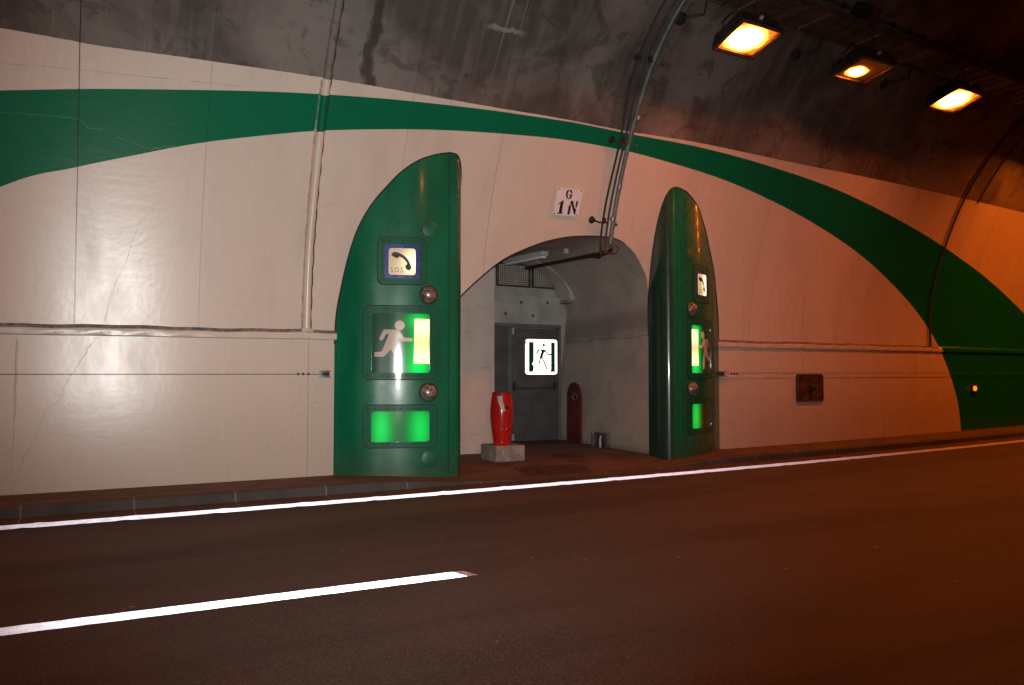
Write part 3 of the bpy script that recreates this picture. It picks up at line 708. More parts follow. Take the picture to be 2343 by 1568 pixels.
# ------------------------------------------------------------------ the two emergency columns
PLAN_L = [(3.06,10.95),(3.08,10.80),(3.10,10.68),(3.17,10.62),(3.26,10.54),(3.36,10.46),(3.52,10.37),(3.68,10.30),(3.90,10.21),(4.14,10.14),(4.38,10.10),(4.58,10.08)]
IN_L = [(4.58,10.08),(4.70,10.09),(4.78,10.15),(4.825,10.27),(4.82,10.45),(4.80,10.62),(4.70,10.76)]
PLAN_R = [(10.42,11.1),(10.40,10.95),(10.385,10.82),(10.24,10.72),(10.1,10.63),(9.95,10.55),(9.69,10.41),(9.41,10.28),(9.12,10.195),(9.0,10.175),(8.87,10.16)]
IN_R = [(8.87,10.16),(8.77,10.162),(8.68,10.19),(8.615,10.27),(8.59,10.40),(8.595,10.50),(8.61,10.6),(8.65,10.72),(8.8,10.82)]
M_SOSP = backlit("lit_cream_phone_panel", (.42, .36, .26), (1, .80, .46), 1.0, [(.96, .50, .38, .45, 1.5), (.70, .10, .6, .5, .3)], floor=.26)
M_SOSPR = backlit("lit_cream_phone_panel_far", (.42, .36, .26), (1, .80, .42), 1.0, [(.98, .45, .34, .8, 2.2)], floor=.45)
M_EXG = backlit("lit_green_exit_panel", (.018, .075, .048), (.0, .82, .10), 1.0, [(.80, .88, .20, .16, .85), (.80, .30, .20, .25, .80), (.82, .6, .16, .2, .45), (.80, .05, .2, .16, .9)], floor=.004)
M_EXF = backlit("lit_cream_exit_figure", (.50, .42, .36), (1, .83, .42), 1.0, [(.80, .76, .26, .22, .5), (.80, .26, .26, .2, .5)], floor=.01)
M_EXD = backlit("lit_cream_exit_door", (.50, .45, .30), (1, .86, .36), 1.0, [(.84, .78, .5, .20, 1.5), (.84, .24, .5, .20, 1.5)], floor=.38)
M_LOG = backlit("lit_green_low_panel", (.020, .16, .055), (.0, .78, .09), 1.0, [(.17, .42, .17, .8, .85), (.84, .42, .19, .8, .85)], floor=.03)
M_EXGR = backlit("lit_green_exit_panel_far", (.030, .062, .050), (.0, .80, .08), 1.0, [(.84, .85, .20, .2, .9), (.84, .10, .20, .3, .9), (.84, .5, .2, .3, .6)], floor=.004)
M_LOGR = backlit("lit_green_low_panel_far", (.05, .075, .02), (.0, .78, .06), 1.0, [(.84, .5, .16, .9, .8)], floor=.004)
M_TXT = simple("grey_sign_lettering", (.10, .085, .06), .5, var=.1)
_txt = {}
def text_tris(s):
    if s in _txt: return _txt[s]
    cu = bpy.data.curves.new('lettering', 'FONT'); cu.body = s; cu.size = 1; cu.resolution_u = 3
    ob = bpy.data.objects.new('lettering', cu); SC.collection.objects.link(ob)
    dg = bpy.context.evaluated_depsgraph_get(); me = ob.evaluated_get(dg).to_mesh()
    V = [(v.co.x, v.co.y) for v in me.vertices]; F = [tuple(p.vertices) for p in me.polygons]
    ob.evaluated_get(dg).to_mesh_clear(); bpy.data.objects.remove(ob); bpy.data.curves.remove(cu)
    _txt[s] = (V, F); return V, F
def column(label, plan, inner, side):
    """side=+1: faces left (plan runs left to right), -1 mirrored"""
    c0 = plan[-1]
    root = empty('emergency_column', (c0[0], 10.7, 0), label, "emergency column", "emergency columns flanking the alcove")
    fr = [Vector(p) for p in catmull(plan, 6)]; inn = [Vector(p) for p in catmull(inner, 6)]
    loop = fr+inn[1:]; HT = 4.95; n = len(loop)
    zs = [-.11]+[i*.25 for i in range(0, 20)]+[HT]
    V = [(p.x, p.y, z) for z in zs for p in loop]
    F = []
    for j in range(len(zs)-1):
        for i in range(n-1):
            a = j*n+i; q = (a, a+1, a+1+n, a+n); F.append(q if side > 0 else q[::-1])
    F.append(tuple(range((len(zs)-1)*n, len(zs)*n)))
    nf = len(fr); dark_ = [max(0, min(1, (i-nf-3)/10)) for i in range(n)]*len(zs)
    body = mesh('body', V, F, M_COLB, root, sharp=60, attrs=dict(shoulder_dark=dark_))
    # arc length map measured from the crease
    cum = [0]
    for a, b in zip(fr, fr[1:]): cum.append(cum[-1]+(b-a).length)
    Ltot = cum[-1]
    def M(u, z, h=0.0, mirror_ok=True):   # u = distance from the crease towards the outer edge (metres)
        s = max(0, min(Ltot, Ltot-u)); k = 0
        while k < len(cum)-2 and cum[k+1] < s: k += 1
        t = (s-cum[k])/(cum[k+1]-cum[k]); p = fr[k].lerp(fr[k+1], t)
        d0 = (fr[min(k+1, len(fr)-1)]-fr[max(k-1, 0)]).normalized(); d1 = (fr[min(k+2, len(fr)-1)]-fr[k]).normalized(); d = d0.lerp(d1, t).normalized()
        nrm = Vector((d.y, -d.x)) if side > 0 else Vector((-d.y, d.x))
        return Vector((p.x+nrm.x*h, p.y+nrm.y*h, z))
    # local sign frame: a runs left to right as read, measured so that it is right handed
    def frame(uc):
        if side > 0: return lambda a, b, h: M(uc-a, b, h)
        return lambda a, b, h: M(uc+a, b, h)
    # crease lip
    mb = MB(); mb.tube([M(.012, z, .001) for z in [i*.1 for i in range(0, 47)]], .006, 6); mb.build('edge_trim', M_MATTBLK if side > 0 else M_PLUG, root)
    mb = MB(); mb.tube([M(.03, z, .0) for z in [i*.1 for i in range(0, 47)]], .008, 6); mb.build('edge_bead', M_COL, root)
    mir = (lambda a: a) if side > 0 else (lambda a: -a)
    def panel(uc, z0, z1, w, wu0, wu1, wz0, wz1, slots):
        """frame ring plus bolts; returns the map centred on uc"""
        Mf = frame(uc); hw = w/2
        mb = MB(); out = rrect(-hw, z0, hw, z1, .085); hole = rrect(wu0, wz0, wu1, wz1, .035)
        plate(mb, Mf, out, [hole], -.01, .016, .07); fo = mb.build('panel_frame', M_FRAME, root, sharp=50)
        # dark gasket round the frame
        mb = MB(); plate(mb, Mf, rrect(-hw-.012, z0-.012, hw+.012, z1+.012, .09), [rrect(-hw+.01, z0+.01, hw-.01, z1-.01, .08)], -.01, .004, .09); mb.build('gasket', M_MATTBLK, fo)
        for bz in (z0+.055, z1-.055):
            a = mir(-hw+.075); p = Mf(a, bz, .014); q = (Mf(a, bz, .02)-p).normalized()
            mb = MB(); mb.lathe(p, [(.024, 0), (.024, .008), (.014, .013), (0, .014)], q, 14); mb.build('corner_bolt', M_SOOT, fo)
        mb = MB(); k = -hw+.15
        while k < hw-.10:
            for bz in (z0+.045, z1-.045): plate(mb, Mf, [(k, bz-.004), (k+.035, bz-.004), (k+.035, bz+.004), (k, bz+.004)], (), .014, .0175, .1)
            k += .088
        k = z0+.14
        while k < z1-.12:
            for a in (-hw+.045, hw-.08): plate(mb, Mf, [(a, k-.004), (a+.035, k-.004), (a+.035, k+.004), (a, k+.004)], (), .014, .0175, .1)
            k += .10
        mb.build('fixing_slots', M_MATTBLK, fo)
        return Mf, fo
    # --- SOS phone panel
    uc = .685 if side > 0 else .71
    zb, zt = 2.643, 3.294
    Mf, fo = panel(uc, zb, zt, .67, -.243, .243, 2.722, 3.195, 0)
    win = (-.243, .243, 2.722, 3.195)
    def uvw(w): return lambda a, b: (((a-w[0])/(w[1]-w[0])) if side > 0 else 1-((a-w[0])/(w[1]-w[0])), (b-w[2])/(w[3]-w[2]))
    mb = MB(); plate(mb, Mf, rrect(-.243, 2.722, .243, 3.195, .03), [rrect(-.186, 2.772, .186, 3.145, .04)], -.002, .009, .06); mb.build('blue_surround', M_BLUE, fo)
    w = (-.186, .186, 2.772, 3.145)
    def uvs(a, b): return ((a-w[0])/(w[1]-w[0]), (b-w[2])/(w[3]-w[2]))
    mb = MB(); plate(mb, Mf, rrect(-.19, 2.768, .19, 3.149, .04), (), -.006, .005, .05, uvs); sp_ = mb.build('phone_sign', M_SOSP if side > 0 else M_SOSPR, fo); 
    me = sp_.data
    ph = [(713,1108),(718,1092),(735,1076),(770,1079),(790,1086),(815,1098),(845,1117),(870,1142),(890,1172),(903,1202),(915,1235),(915,1245),(895,1273),(872,1263),(858,1252),(852,1225),(857,1215),(872,1203),(868,1188),(852,1165),(830,1144),(808,1130),(795,1126),(788,1128),(775,1143),(760,1140),(740,1130),(713,1114)]
    sx, sz = .372/273, .373/285
    P = [((x-821.5)*sx, 3.145-(y-1035)*sz) for x, y in ph][::-1]
    mb = MB(); plate(mb, Mf, P, (), .004, .0065, .04); mb.build('handset_symbol', M_BLACK, sp_)
    V_, F_ = text_tris("S.O.S.")
    tw = max(v[0] for v in V_); k = .185/tw
    mb = MB(); mb.add([Mf(-.160+v[0]*k, 2.842-.005+v[1]*k*1.25-.03, .0062) for v in V_], F_); mb.build('lettering', M_TXT, sp_)
    # --- running man panel
    uc = .695 if side > 0 else .70
    Mf, fo = panel(uc, 1.321, 2.338, 1.025, -.40, .40, 1.41, 2.235, 0)
    w2 = (-.40, .40, 1.41, 2.235)
    def uve(a, b): aa = (a-w2[0])/.80; return ((aa if side > 0 else 1-aa), (b-w2[2])/(w2[3]-w2[2]))
    mb = MB(); plate(mb, Mf, rrect(-.405, 1.405, .405, 2.24, .03), (), -.006, .005, .05, uve); ep = mb.build('exit_panel', M_EXG if side > 0 else M_EXGR, fo)
    def pe(L, rev=True):
        Q = [(mir((x-415)/443*.80-.40), 2.235-(y-178)/467*.825) for x, y in L]
        return Q[::-1] if side > 0 else Q
    mb = MB(); plate(mb, Mf, pe(disc(626, 272, 38)[::-1])[::-1] if False else [(mir((626-415)/443*.80-.40)+.069*math.cos(t*PI/12), 2.235-94/467*.825+.067*math.sin(t*PI/12)) for t in range(24)], (), .004, .0068, .05, uve)
    body_ = [(512,305),(605,307),(622,315),(660,370),(716,371),(724,378),(726,385),(722,395),(714,399),(650,399),(640,393),(622,372),(597,430),(620,462),(628,485),(628,605),(584,605),(584,500),(560,462),(514,513),(502,519),(437,519),(437,483),(484,480),(494,472),(544,341),(524,341),(498,386),(489,392),(478,388),(472,380),(474,370),(500,313)]
    plate(mb, Mf, pe(body_), (), .004, .0068, .05, uve); mb.build('running_figure', M_EXF, ep)
    mb = MB(); plate(mb, Mf, pe([(738,222),(742,218),(856,220),(856,573),(740,573),(735,568)]), (), .004, .0068, .05, uve); mb.build('doorway_symbol', M_EXD, ep)
    # --- low green light panel
    Mf, fo = panel(uc, .382, .962, 1.025, -.40, .40, .458, .878, 0)
    def uvl(a, b): aa = (a+.40)/.80; return ((aa if side > 0 else 1-aa), (b-.458)/.42)
    mb = MB(); plate(mb, Mf, rrect(-.405, .453, .405, .883, .03), (), -.006, .005, .05, uvl); mb.build('guide_light_panel', M_LOG if side > 0 else M_LOGR, fo)
    # --- domes and round caps
    for zz_ in (2.503, 1.139):
        p = M(.31, zz_, -.02); q = (M(.31, zz_, .02)-p).normalized(); r = .122; nn = 10
        mb = MB(); mb.lathe(p, [(r*1.0*math.cos(i/nn*PI/2), .02+r*.85*math.sin(i/nn*PI/2)) for i in range(nn+1)], q, 32); dm = mb.build('dome_lamp', M_DOME, root)
        mb = MB(); mb.lathe(p, [(r*1.12, 0), (r*1.12, .026), (r*1.02, .030)], q, 32); mb.build('dome_ring', M_MATTBLK, dm)
    for zz_ in (3.436, .216):
        p = M(.295, zz_, -.02); q = (M(.295, zz_, .02)-p).normalized()
        mb = MB(); mb.lathe(p, [(.115, 0), (.115, .024), (.108, .028), (.0, .028)], q, 32); cp = mb.build('round_cap', M_PLUG, root)
        mb = MB(); mb.lathe(p, [(.118, 0), (.118, .0205), (.115, .0215)], q, 32); mb.build('cap_gap', M_MATTBLK, cp)
    # thin dark line where the shell meets the lining
    P = []
    for p in loop:
        lo, hi = 0, HT
        Bx = B(p.x)
        for _ in range(30):
            m_ = (lo+hi)/2
            yw = WP(p.x, s_of(m_)).y
            if yw > p.y: lo = m_
            else: hi = m_
        if .3 < lo < HT-.02: P.append(Vector((p.x, p.y, lo)))
    if len(P) > 4:
        mb = MB(); mb.tube(P, .011, 6); mb.build('dark_outline', M_MATTBLK, root)
    return root
colL = column("tall green emergency column left of the alcove, its curved front facing the camera", PLAN_L, IN_L, 1)
colR = column("tall green emergency column right of the alcove, seen edge on in amber light", PLAN_R, IN_R, -1)

# ------------------------------------------------------------------ stencilled number plate on the lining
tr = WP(6.46, s_of(4.305), .03); tl = tr; TR = WP(6.935, s_of(4.318), .03); BL = WP(6.45, s_of(3.90), .03)
ax_ = (TR-tl); ay_ = (BL-tl); nz_ = ax_.cross(-ay_).normalized()
sr = empty('number_plate', tl+(ax_+ay_)*.5, "white plate stencilled G 1 N above the alcove mouth", "sign")
def MP(a, b, h): return tl+ax_*a-ay_*b+nz_*h      # b negative downwards
mb = MB(); plate(mb, MP, [(0, 0), (0, -1), (1, -1), (1, 0)], (), -.006, .004, .3); mb.build('plate', M_WHITE, sr)
def zp(L):
    out = []
    for x, y in L:
        dx, dy = x-665, y-460; det = 405*465+57*80
        a = (dx*465+80*dy)/det; b = (405*dy-57*dx)/det; out.append((a, -b))
    ar = sum(out[i][0]*out[(i+1) % len(out)][1]-out[(i+1) % len(out)][0]*out[i][1] for i in range(len(out)))
    return out if ar > 0 else out[::-1]
Gs = [[(818,510),(834,508),(838,528),(824,548),(816,590),(820,630),(832,648),(826,664),(805,652),(788,612),(790,560),(800,530)],
      [(846,504),(866,508),(886,528),(897,572),(870,568),(862,542),(848,532)],
      [(838,588),(888,588),(882,640),(860,666),(834,670),(836,648),(850,640),(856,610),(838,604)]]
Ns = [[(730,690),(755,692),(726,892),(740,900),(738,915),(650,914),(656,903),(678,893),(703,722)], [(700,708),(706,722),(672,756),(664,748)],
      [(848,758),(876,778),(850,932),(816,932),(834,800)], [(866,697),(906,702),(926,800),(940,835),(960,845),(942,940),(922,936),(886,780),(874,760),(860,752)], [(960,705),(990,712),(966,818),(942,808)]]
mb = MB()
for L in Gs+Ns: plate(mb, MP, zp(L), (), .003, .0055, .3)
mb.build('stencil_letters', M_BLACK, sr)
for a, b in ((.06, -.05), (.93, -.05), (.05, -.95), (.92, -.94)):
    mb = MB(); mb.lathe(MP(a, b, .003), [(.011, 0), (.011, .005), (.0, .006)], nz_, 10); mb.build('screw', M_SOOT, sr)

# ------------------------------------------------------------------ conduits on the lining
def wall_tube(P, r, n=10, step=.12, h=None):
    """P: list of (X, z, h)"""
    Q = catmull([(x, s_of(z), hh) for x, z, hh in P], 8); return Q
c1 = empty('painted_conduit', (2.7, 10.68, 2.0), "thick painted conduit running up the wall left of the left column", "conduit")
Q = wall_tube([(2.70,1.99,.045),(2.69,3.0,.045),(2.70,4.0,.045),(2.70,5.0,.045),(2.70,6.2,.045),(2.70,7.2,.045),(2.70,8.0,.045)], .05)
V = []; F = []; U = []; nn = 14
for i, q in enumerate(Q):
    for k in range(nn):
        a = 2*PI*k/nn; V.append(WP(q.x+.052*math.cos(a), q.y, .042+.052*math.sin(a))); U.append((q.x+.052*math.cos(a), q.y))
F = [(i*nn+k, (i+1)*nn+k, (i+1)*nn+(k+1) % nn, i*nn+(k+1) % nn) for i in range(len(Q)-1) for k in range(nn)]
mesh('pipe', V, F, M_WALL, c1, uv=U, attrs=attrs_for(U))
M_FILL = simple("crumbling_salmon_filler", (.50, .31, .22), .8, var=.2, scale=9, bump=.5)
V = []; F = []
nq = 160
for i in range(nq+1):
    s = 2.0+i*(s_of(5.15)-2.0)/nq; w = .012+.012*random.random()
    V += [WP(2.650-w, s, .0015), WP(2.66, s, .010)]
F = [(2*i, 2*i+1, 2*i+3, 2*i+2) for i in range(nq)]; zg = [i for i in range(nq) if 2.0+i*(s_of(5.15)-2.0)/nq > s_of(4.585) and 2.0+i*(s_of(5.15)-2.0)/nq < s_of(5.0)]
mesh('filler_bead', V, F, None, c1, mats=[M_FILL, M_PLUG], fm=[1 if i in zg else 0 for i in range(nq)])
mb = MB(); mb.tube([WP(2.762+.006*math.sin(i*1.7)+.004*random.random(), 2.0+i*.08, .004) for i in range(62)], .008, 6); mb.build('dark_edge_line', M_MATTBLK, c1)  # thin dark line up the right edge of the conduit
mb = MB(); mb.box(WP(2.70, 1.99, .06), (.16, .13, .05), bev=.015); mb.build('foot', M_LEDGE, c1)

c2 = empty('steel_conduit', (7.5, 10.4, 3.5), "pale steel conduit with a green stripe running down to the alcove mouth", "conduit")
def cpath(pts_): return [WP(q.x, q.y, q.z) for q in wall_tube(pts_, .03)]
main = [(7.62,3.56,.07),(7.60,4.1,.07),(7.56,5.0,.07),(7.50,6.0,.07),(7.52,6.6,.07),(7.60,7.0,.07)]
P = cpath(main); P0 = P[0]
low = [Vector((7.74, 13.4, 3.50)), Vector((7.74, 12.2, 3.47)), Vector((7.72, 11.2, 3.45)), Vector((7.68, 10.65, 3.42)), Vector((7.65, 10.42, 3.44))]
mb = MB(); mb.tube(P, .036, 12); mb.build('riser_pipe', M_CPALE, c2)
mb = MB(); mb.tube([WP(q.x+.034, q.y, q.z) for q in wall_tube([(a, b, c_) for a, b, c_ in main if b > 4.8], .02)], .018, 8); mb.build('green_stripe', M_CGREEN, c2)
mb = MB(); mb.tube(catmull([*low, P0+Vector((0, -.01, -.03))], 5), .034, 12); mb.build('inner_run', M_SOOT, c2)
for zz_ in (3.95, 4.45, 5.45): 
    mb = MB(); mb.tube([WP(7.59, s_of(zz_)-.03, .07), WP(7.59, s_of(zz_)+.03, .07)], .044, 12); mb.build('coupling', M_STEEL, c2)
cab = []
for k, (dx, lab) in enumerate(((-.10, "dark cable running down beside the steel conduit, nearer to it"), (-.20, "dark cable clipped left of the steel conduit, farther from it"))):
    top = dx if k == 0 else dx-.06
    pth = [(7.62+dx,3.60,.06),(7.60+dx,4.1,.06),(7.54+dx*.9,5.1,.09),(7.48+top,5.9,.06),(7.50+top*1.05,6.6,.06),(7.60+top*1.05,7.0,.06)]
    P = cpath(pth)
    tail = [Vector((7.66+dx*.6, 13.0, 3.46-k*.04)), Vector((7.66+dx*.5, 11.8, 3.44-k*.03)), Vector((7.64+dx*.6, 10.8, 3.40-k*.03)), Vector((7.63+dx*.9, 10.46, 3.36-k*.05)), Vector((7.62+dx, 10.40, 3.46))]
    mb = MB(); mb.tube(catmull(tail+[P[1]], 6)+P[2:], .017, 8); o = mb.build('cable', M_DARK, None); tag(o, lab, "cable")
mb = MB(); lp = [Vector((7.42, 10.38, 3.75)), Vector((7.40, 10.36, 3.55)), Vector((7.42, 10.34, 3.42)), Vector((7.52, 10.30, 3.36)), Vector((7.66, 10.30, 3.38)), Vector((7.74, 10.34, 3.46)), Vector((7.72, 10.40, 3.52))]
mb.tube(catmull(lp, 6), .012, 6); tag(mb.build('cable_loop', M_BROWN, None), "reddish brown loop of cable hanging at the corner of the alcove mouth", "cable")
for i, (zz_, dx, lab) in enumerate(((6.15, 0, "sooty cable clamp on bare concrete high on the conduit"), (5.08, .03, "dark cable clamp on the green band beside the conduit"), (3.89, .0, "dark cable clamp on cream paint just above the alcove mouth"))):
    s = s_of(zz_); root = empty('cable_clamp', WP(7.3+dx, s, 0), lab, "cable clamp", "clamps along the conduit")
    mb = MB(); ax = (WP(7.3, s, .1)-WP(7.3, s, 0)).normalized()
    mb.lathe(WP(7.22+dx, s, -.005), [(.06, 0), (.06, .02), (.035, .03), (.03, .09), (.0, .095)], ax, 14); mb.build('anchor_stud', M_DARK, root)
    mb = MB(); mb.tube([WP(7.22+dx, s, .06), WP(7.34+dx, s-.02, .075), WP(7.50+dx, s, .085)], .016, 8); mb.build('strap', M_SOOT, root)
    mb = MB(); mb.box(WP(7.42+dx, s+.02, .07), (.05, .05, .10), bev=.01); mb.build('saddle', M_DARK, root)
    mb = MB(); mb.lathe(WP(7.72+dx, s-.03, -.005), [(.028, 0), (.028, .02), (.012, .03)], ax, 12); mb.build('side_stud', M_SOOT, root)
c3 = empty('dark_conduit', (17.4, 11.3, 2.0), "dark conduit climbing the wall through the green band at far right", "conduit")
mb = MB(); mb.tube(cpath([(17.49,2.05,.035),(17.33,3.2,.035),(17.33,4.4,.035),(17.3,5.4,.035),(17.4,6.5,.035),(17.6,7.2,.035)]), .024, 10); mb.build('pipe', M_SOOT, c3)
mb = MB(); mb.tube(cpath([(17.95,5.3,.02),(18.0,6.0,.02),(18.1,6.8,.02),(18.2,7.3,.02)]), .012, 8); mb.build('thin_cable', M_DARK, c3)

# ------------------------------------------------------------------ guide wires with their anchors
for (xa, xb, sx_, lab, lab2) in ((-14, 2.90, 1, "thin steel guide wire stretched along the cream wall left of the left column", "small steel wire anchor bolted beside the left column"),
                          (10.50, 44, -1, "thin steel guide wire stretched along the wall right of the right column", "small steel wire anchor bolted beside the right column")):
    n = 40; xe = xb if sx_ > 0 else xa
    P = [WP(xa+(xb-xa)*i/n, (1.392 if sx_ > 0 else 1.41), .055) for i in range(n+1)]
    mb = MB(); mb.tube(P, .0045, 6)
    o = mb.build('guide_wire', M_SOOT, None); tag(o, lab, "wire")
    an = empty('wire_anchor', WP(xe+.03*sx_, 1.395, 0), lab2, "wire anchor", "anchors at the ends of the guide wires")
    mb = MB(); cx_ = xe+.055*sx_
    for dz in (-.042, .042): mb.box(WP(cx_, 1.395+dz, .045), (.15, .09, .012), bev=.003)
    mb.box(WP(cx_, 1.395, .008), (.15, .014, .09), bev=.003); mb.build('channel', M_STEEL, an)
    mb = MB(); mb.tube([WP(cx_-.03*sx_, 1.395, .055), WP(cx_+.06*sx_, 1.395, .055)], .018, 8); mb.build('tension_bolt', M_SOOT, an)
    for q in (.17, .24, .31): mb = MB(); mb.box(WP(xe-q*sx_, 1.395, .055), (.022, .024, .034), bev=.004); mb.build('wire_grip', M_DARK, an)

# ------------------------------------------------------------------ wall box, marker light
wb = empty('wall_box', WP(12.98, 1.1, 0), "brown square metal cover with a central knob on the wall right of the right column", "wall cover")
def MWb(a, b, h): return WP(12.98+a, 1.11+b, h)
mb = MB(); plate(mb, MWb, rrect(-.40, -.26, .40, .26, .05), (), 0, .03, .2); mb.build('cover_plate', M_BROWN, wb)
mb = MB(); plate(mb, MWb, rrect(-.42, -.28, .42, .28, .06), [rrect(-.385, -.245, .385, .245, .05)], 0, .036, .2); mb.build('cover_rim', M_SOOT, wb)
for a in (-.31, 0, .31):
    for b in (-.20, .20): mb = MB(); mb.lathe(MWb(a, b, .03), [(.03, 0), (.026, .014), (.0, .016)], (0, -1, 0), 12); mb.build('bolt', M_DARK, wb)
mb = MB(); mb.lathe(MWb(0, 0, .03), [(.11, 0), (.10, .02), (.06, .03), (.05, .10), (.035, .12), (.0, .122)], (0, -1, 0), 24); mb.build('knob', M_DARK, wb)
mk = empty('marker_light', WP(19.6, 1.03, 0), "small glowing amber marker light low on the dark green band at far right", "marker light")
mb = MB(); mb.box(WP(19.6, 1.03, .02), (.26, .05, .20), bev=.02); mb.build('housing', M_SOOT, mk)
T = NT("amber_lens"); T.fin((.6, .2, .02), .3, emis=(1, .20, .01), estr=1.6)
mb = MB(); mb.lathe(WP(19.58, 1.03, .04), [(.065, 0), (.058, .03), (.03, .045), (.0, .05)], (0, -1, 0), 20); mb.build('lens', T.mat, mk)

# ------------------------------------------------------------------ cable tray, floodlights
def trayY(X): return 8.24+.6*(B(X)-B(10))
tray = empty('cable_tray', (10, 8.24, 6.9), "sooty cable tray hung under the vault carrying the amber floodlights", "cable tray")
xs_ = [4.5+.5*i for i in range(60)]
def sweep(name, sect, mat, parent):
    V = []; F = []; m = len(sect)
    for x in xs_:
        for dy, z in sect: V.append((x, trayY(x)+dy, z))
    for i in range(len(xs_)-1):
        for k in range(m): a = i*m+k; b = i*m+(k+1) % m; F.append((a, b, b+m, a+m))
    F += [tuple(range(m))[::-1], tuple(range((len(xs_)-1)*m, len(xs_)*m))]
    return mesh(name, V, F, mat, parent)
M_TRAY = simple("sooty_tray_steel", (.11, .085, .065), .6, .3, var=.35, scale=5, bump=.2)
sweep('side_rail', [(-.33, 6.90), (-.30, 6.90), (-.30, 7.01), (-.33, 7.01)], M_TRAY, tray)
sweep('side_rail', [(.30, 6.90), (.33, 6.90), (.33, 7.01), (.30, 7.01)], M_TRAY, tray)
sweep('tray_floor', [(-.298, 6.925), (.298, 6.925), (.298, 6.935), (-.298, 6.935)], M_TRAY, tray)
for i in range(56):
    x = 6+i*.33
    mb = MB(); mb.box((x, trayY(x), 6.912), (.045, .596, .022), bev=.003); o = mb.build('rung', M_SOOT if i % 4 else M_STEEL, tray)
for x in (8.0, 10.55, 13.0, 15.6):
    y = trayY(x); q = WP(x-.30, s_of(6.66), 0)
    mb = MB(); mb.tube([q, Vector((x, y+.36, 6.72)), Vector((x, y+.30, 6.88))], .022, 8)
    mb.lathe(q, [(.10, -.01), (.10, .02), (.05, .04)], (WP(x-.30, s_of(6.66), 1)-q), 14); mb.build('hanger_arm', M_DARK, tray)
M_LAMPB = simple("lamp_housing", (.085, .065, .055), .45, .5, var=.3, scale=9)
M_LREF = simple("lamp_reflector", (.75, .60, .35), .18, .9, var=.1)
def lamp_glass(name, cx, cy, rad, power, base):
    """the bulb and reflector behind the glass, brightest round the bulb; the glass is what lights the tunnel"""
    T = NT(name); uv = T.n('ShaderNodeUVMap', uv_map="UVMap"); sp = T.n('ShaderNodeSeparateXYZ'); T.set(sp.inputs[0], uv.outputs[0])
    d = T.m('SQRT', T.m('ADD', T.m('POWER', T.m('SUBTRACT', sp.outputs[0], cx), 2), T.m('POWER', T.m('SUBTRACT', sp.outputs[1], cy), 2)))
    d = T.m('ADD', d, T.m('MULTIPLY', T.m('SUBTRACT', T.noise(uv.outputs[0], 4, 3), .5), .16))
    hot = T.m('POWER', T.ramp(d, rad, rad*.35), 2.2); warm = T.ramp(d, rad*1.45, rad*.7)
    peak = power/(PI*.38*(rad*.72)**2*PI*.55)
    e = T.m('ADD', T.m('MULTIPLY', hot, peak), T.m('ADD', T.m('MULTIPLY', warm, base*3), base))
    return T.fin((.05, .03, .02), .12, emis=SODIUM if True else None, estr=e)
PW = 94
G_FULL = lamp_glass("lit_sodium_glass", .45, .52, .62, PW, .55)
G_HALF = lamp_glass("half_lit_sodium_glass", .42, .66, .34, PW*.3, .05)
G_DIM = lamp_glass("dim_sodium_glass", .45, .50, .56, PW*.45, .5)
def floodlight(x, y, zb, glass, label, power, ang=0.0, tilt=-.3, grp="sodium floodlights along the cable tray"):
    root = empty('floodlight', (x, y, zb), label, "floodlight", grp)
    Rm = Matrix.Rotation(ang, 3, 'Z') @ Matrix.Rotation(tilt, 3, 'X') ; O = Vector((x, y, zb))
    def L(a, b, c_): return O+Rm @ Vector((a, b, c_))
    hx, hy = .40, .32
    # housing: open bottomed tapered box
    def ring(sx, sy, z, c=.0): return [L(-sx, -sy, z), L(sx, -sy, z), L(sx, sy, z), L(-sx, sy, z)]
    V = ring(hx, hy, 0)+ring(hx, hy, .06)+ring(hx*.86, hy*.86, .22)+ring(hx*.6, hy*.6, .30)+ring(hx-.045, hy-.045, 0)+ring(hx-.05, hy-.05, .045)
    F = []
    for a in (0, 4, 8):
        for k in range(4): F.append((a+k, a+(k+1) % 4, a+4+(k+1) % 4, a+4+k))
    F.append((12, 13, 14, 15))
    for k in range(4): F.append((k, 16+k, 16+(k+1) % 4, (k+1) % 4)); F.append((16+k, 20+k, 20+(k+1) % 4, 16+(k+1) % 4))
    mesh('housing', V, F, M_LAMPB, root, sharp=25)
    V = [L(-hx+.05, -hy+.05, .03), L(hx-.05, -hy+.05, .03), L(hx-.05, hy-.05, .03), L(-hx+.05, hy-.05, .03)]
    mesh('glass', V, [(3, 2, 1, 0)], glass, root, uv=[(0, 0), (1, 0), (1, 1), (0, 1)])
    mb = MB()
    for a, b, sx, sy in ((0, -hy, hx*2+.03, .028), (0, hy, hx*2+.03, .028), (-hx, 0, .028, hy*2-.03), (hx, 0, .028, hy*2-.03)):
        mb.box(L(a, b, .004), (sx, sy, .022), Rm, bev=.004)
    mb.build('glass_rim', M_SOOT, root)
    mb = MB(); mb.tube([L(-hx-.02, 0, .12), L(-hx-.06, .0, .2), L(-hx*.5, 0, .44), L(hx*.5, 0, .44), L(hx+.06, 0, .2), L(hx+.02, 0, .12)], .016, 6); mb.build('mounting_yoke', M_SOOT, root)
    mb = MB(); mb.lathe(L(0, -hy*.9, .14), [(.03, -.02), (.03, .05), (.02, .06), (.0, .06)], Rm @ Vector((0, -1, .3)), 10); mb.build('cable_gland', M_PLAST, root)
    mb = MB(); mb.tube(catmull([L(.05, -hy*.7, .26), L(.02, -hy*.8, .42), L(.12, -hy*.5, .52), L(.22, -.05, .46), L(.2, .0, .30)], 5), .010, 6); mb.build('lead', M_DARK, root)
    return root
floodlight(8.47, 8.15, 6.27, G_FULL, "brightly lit amber floodlight nearest the conduit, first of the three in view", PW, .0, -.30)
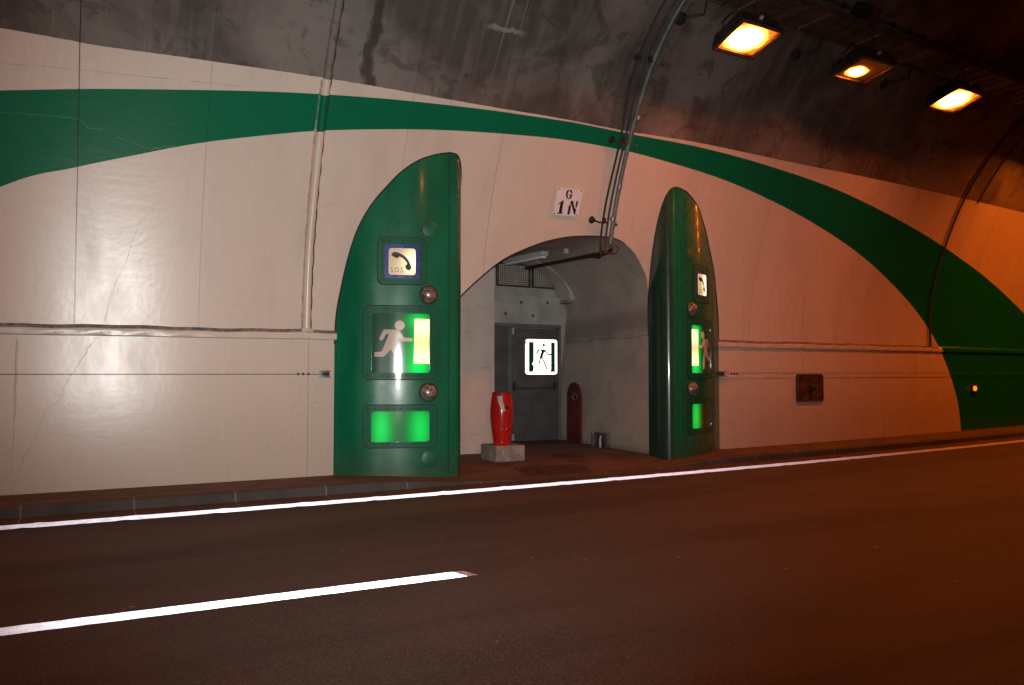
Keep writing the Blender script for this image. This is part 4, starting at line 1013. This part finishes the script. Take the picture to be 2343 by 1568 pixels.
floodlight(10.98, 8.10, 6.27, G_HALF, "half lit dark amber floodlight in the middle of the row of three", PW*.35, -.03, -.16)
floodlight(13.68, 8.24, 6.29, G_FULL, "brightly lit amber floodlight farthest along the tray in view", PW, .03, -.28)
far = "lit amber floodlight on the tray beyond the right edge of the view"
for x in (18.9, 21.4, 24.0, 27): floodlight(x, trayY(x), 6.3, G_FULL, far, PW*.85, 0, .0, "sodium floodlights beyond the view")
near = "lit amber floodlight overhead, above the top edge of the view"
for x in (5.7, -1.5, -7): floodlight(x, 7.6, 7.3 if x < 5 else 6.5, G_DIM, near, PW*.45, 0, -.3, "sodium floodlights overhead out of view")
opp = "lit amber floodlight on the opposite side of the vault, behind the camera"
for x in (4, 14): floodlight(x, -1.2, 6.8, G_DIM, opp, PW*.4, 0, .1, "sodium floodlights on the opposite side")

# junction box, clipped cable and round plate on the vault
jb = empty('ceiling_box', (11.0, 8.15, 7.2), "reddish junction box with a dark clamp under the vault above the middle floodlight", "junction box")
c = WP(11.05, s_of(7.32), .13); Rb = Matrix.Rotation(.5, 3, 'X') @ Matrix.Rotation(.15, 3, 'Z')
mb = MB(); mb.box(c, (.34, .30, .22), Rb, bev=.02); mb.build('box', M_BROWN, jb)
mb = MB(); mb.box(c+Vector((-.16, -.02, .0)), (.10, .36, .26), Rb, bev=.02); mb.build('clamp_band', M_DARK, jb)
mb = MB(); mb.tube(catmull([c+Vector((-.15, -.05, -.05)), c+Vector((-.30, 0, -.18)), c+Vector((-.26, .10, -.36)), Vector((10.95, 8.2, 6.95))], 6), .016, 6); mb.build('lead', M_DARK, jb)
mb = MB(); mb.tube([WP(x, s_of(7.30)+.0, .05) for x in [9.0+.5*i for i in range(40)]], .020, 8); cl = mb.build('clipped_cable', M_BROWN, None); tag(cl, "reddish cable clipped along the vault beyond the floodlights", "cable")
for i in range(22):
    x = 9.2+i*.45
    if abs(x-11.05) > .3: mb = MB(); mb.box(WP(x, s_of(7.30), .045), (.04, .08, .08), bev=.008); mb.build('clip', M_DARK, cl)
a = WP(10.43, s_of(7.08), 0); ax = (WP(10.43, s_of(7.08), 1)-a)
mb = MB(); mb.lathe(a, [(.12, -.01), (.12, .012), (.10, .02), (.0, .02)], ax, 24); tag(mb.build('round_plate', M_SOOT, None), "small round dark plate on the vault left of the junction box", "cover plate")
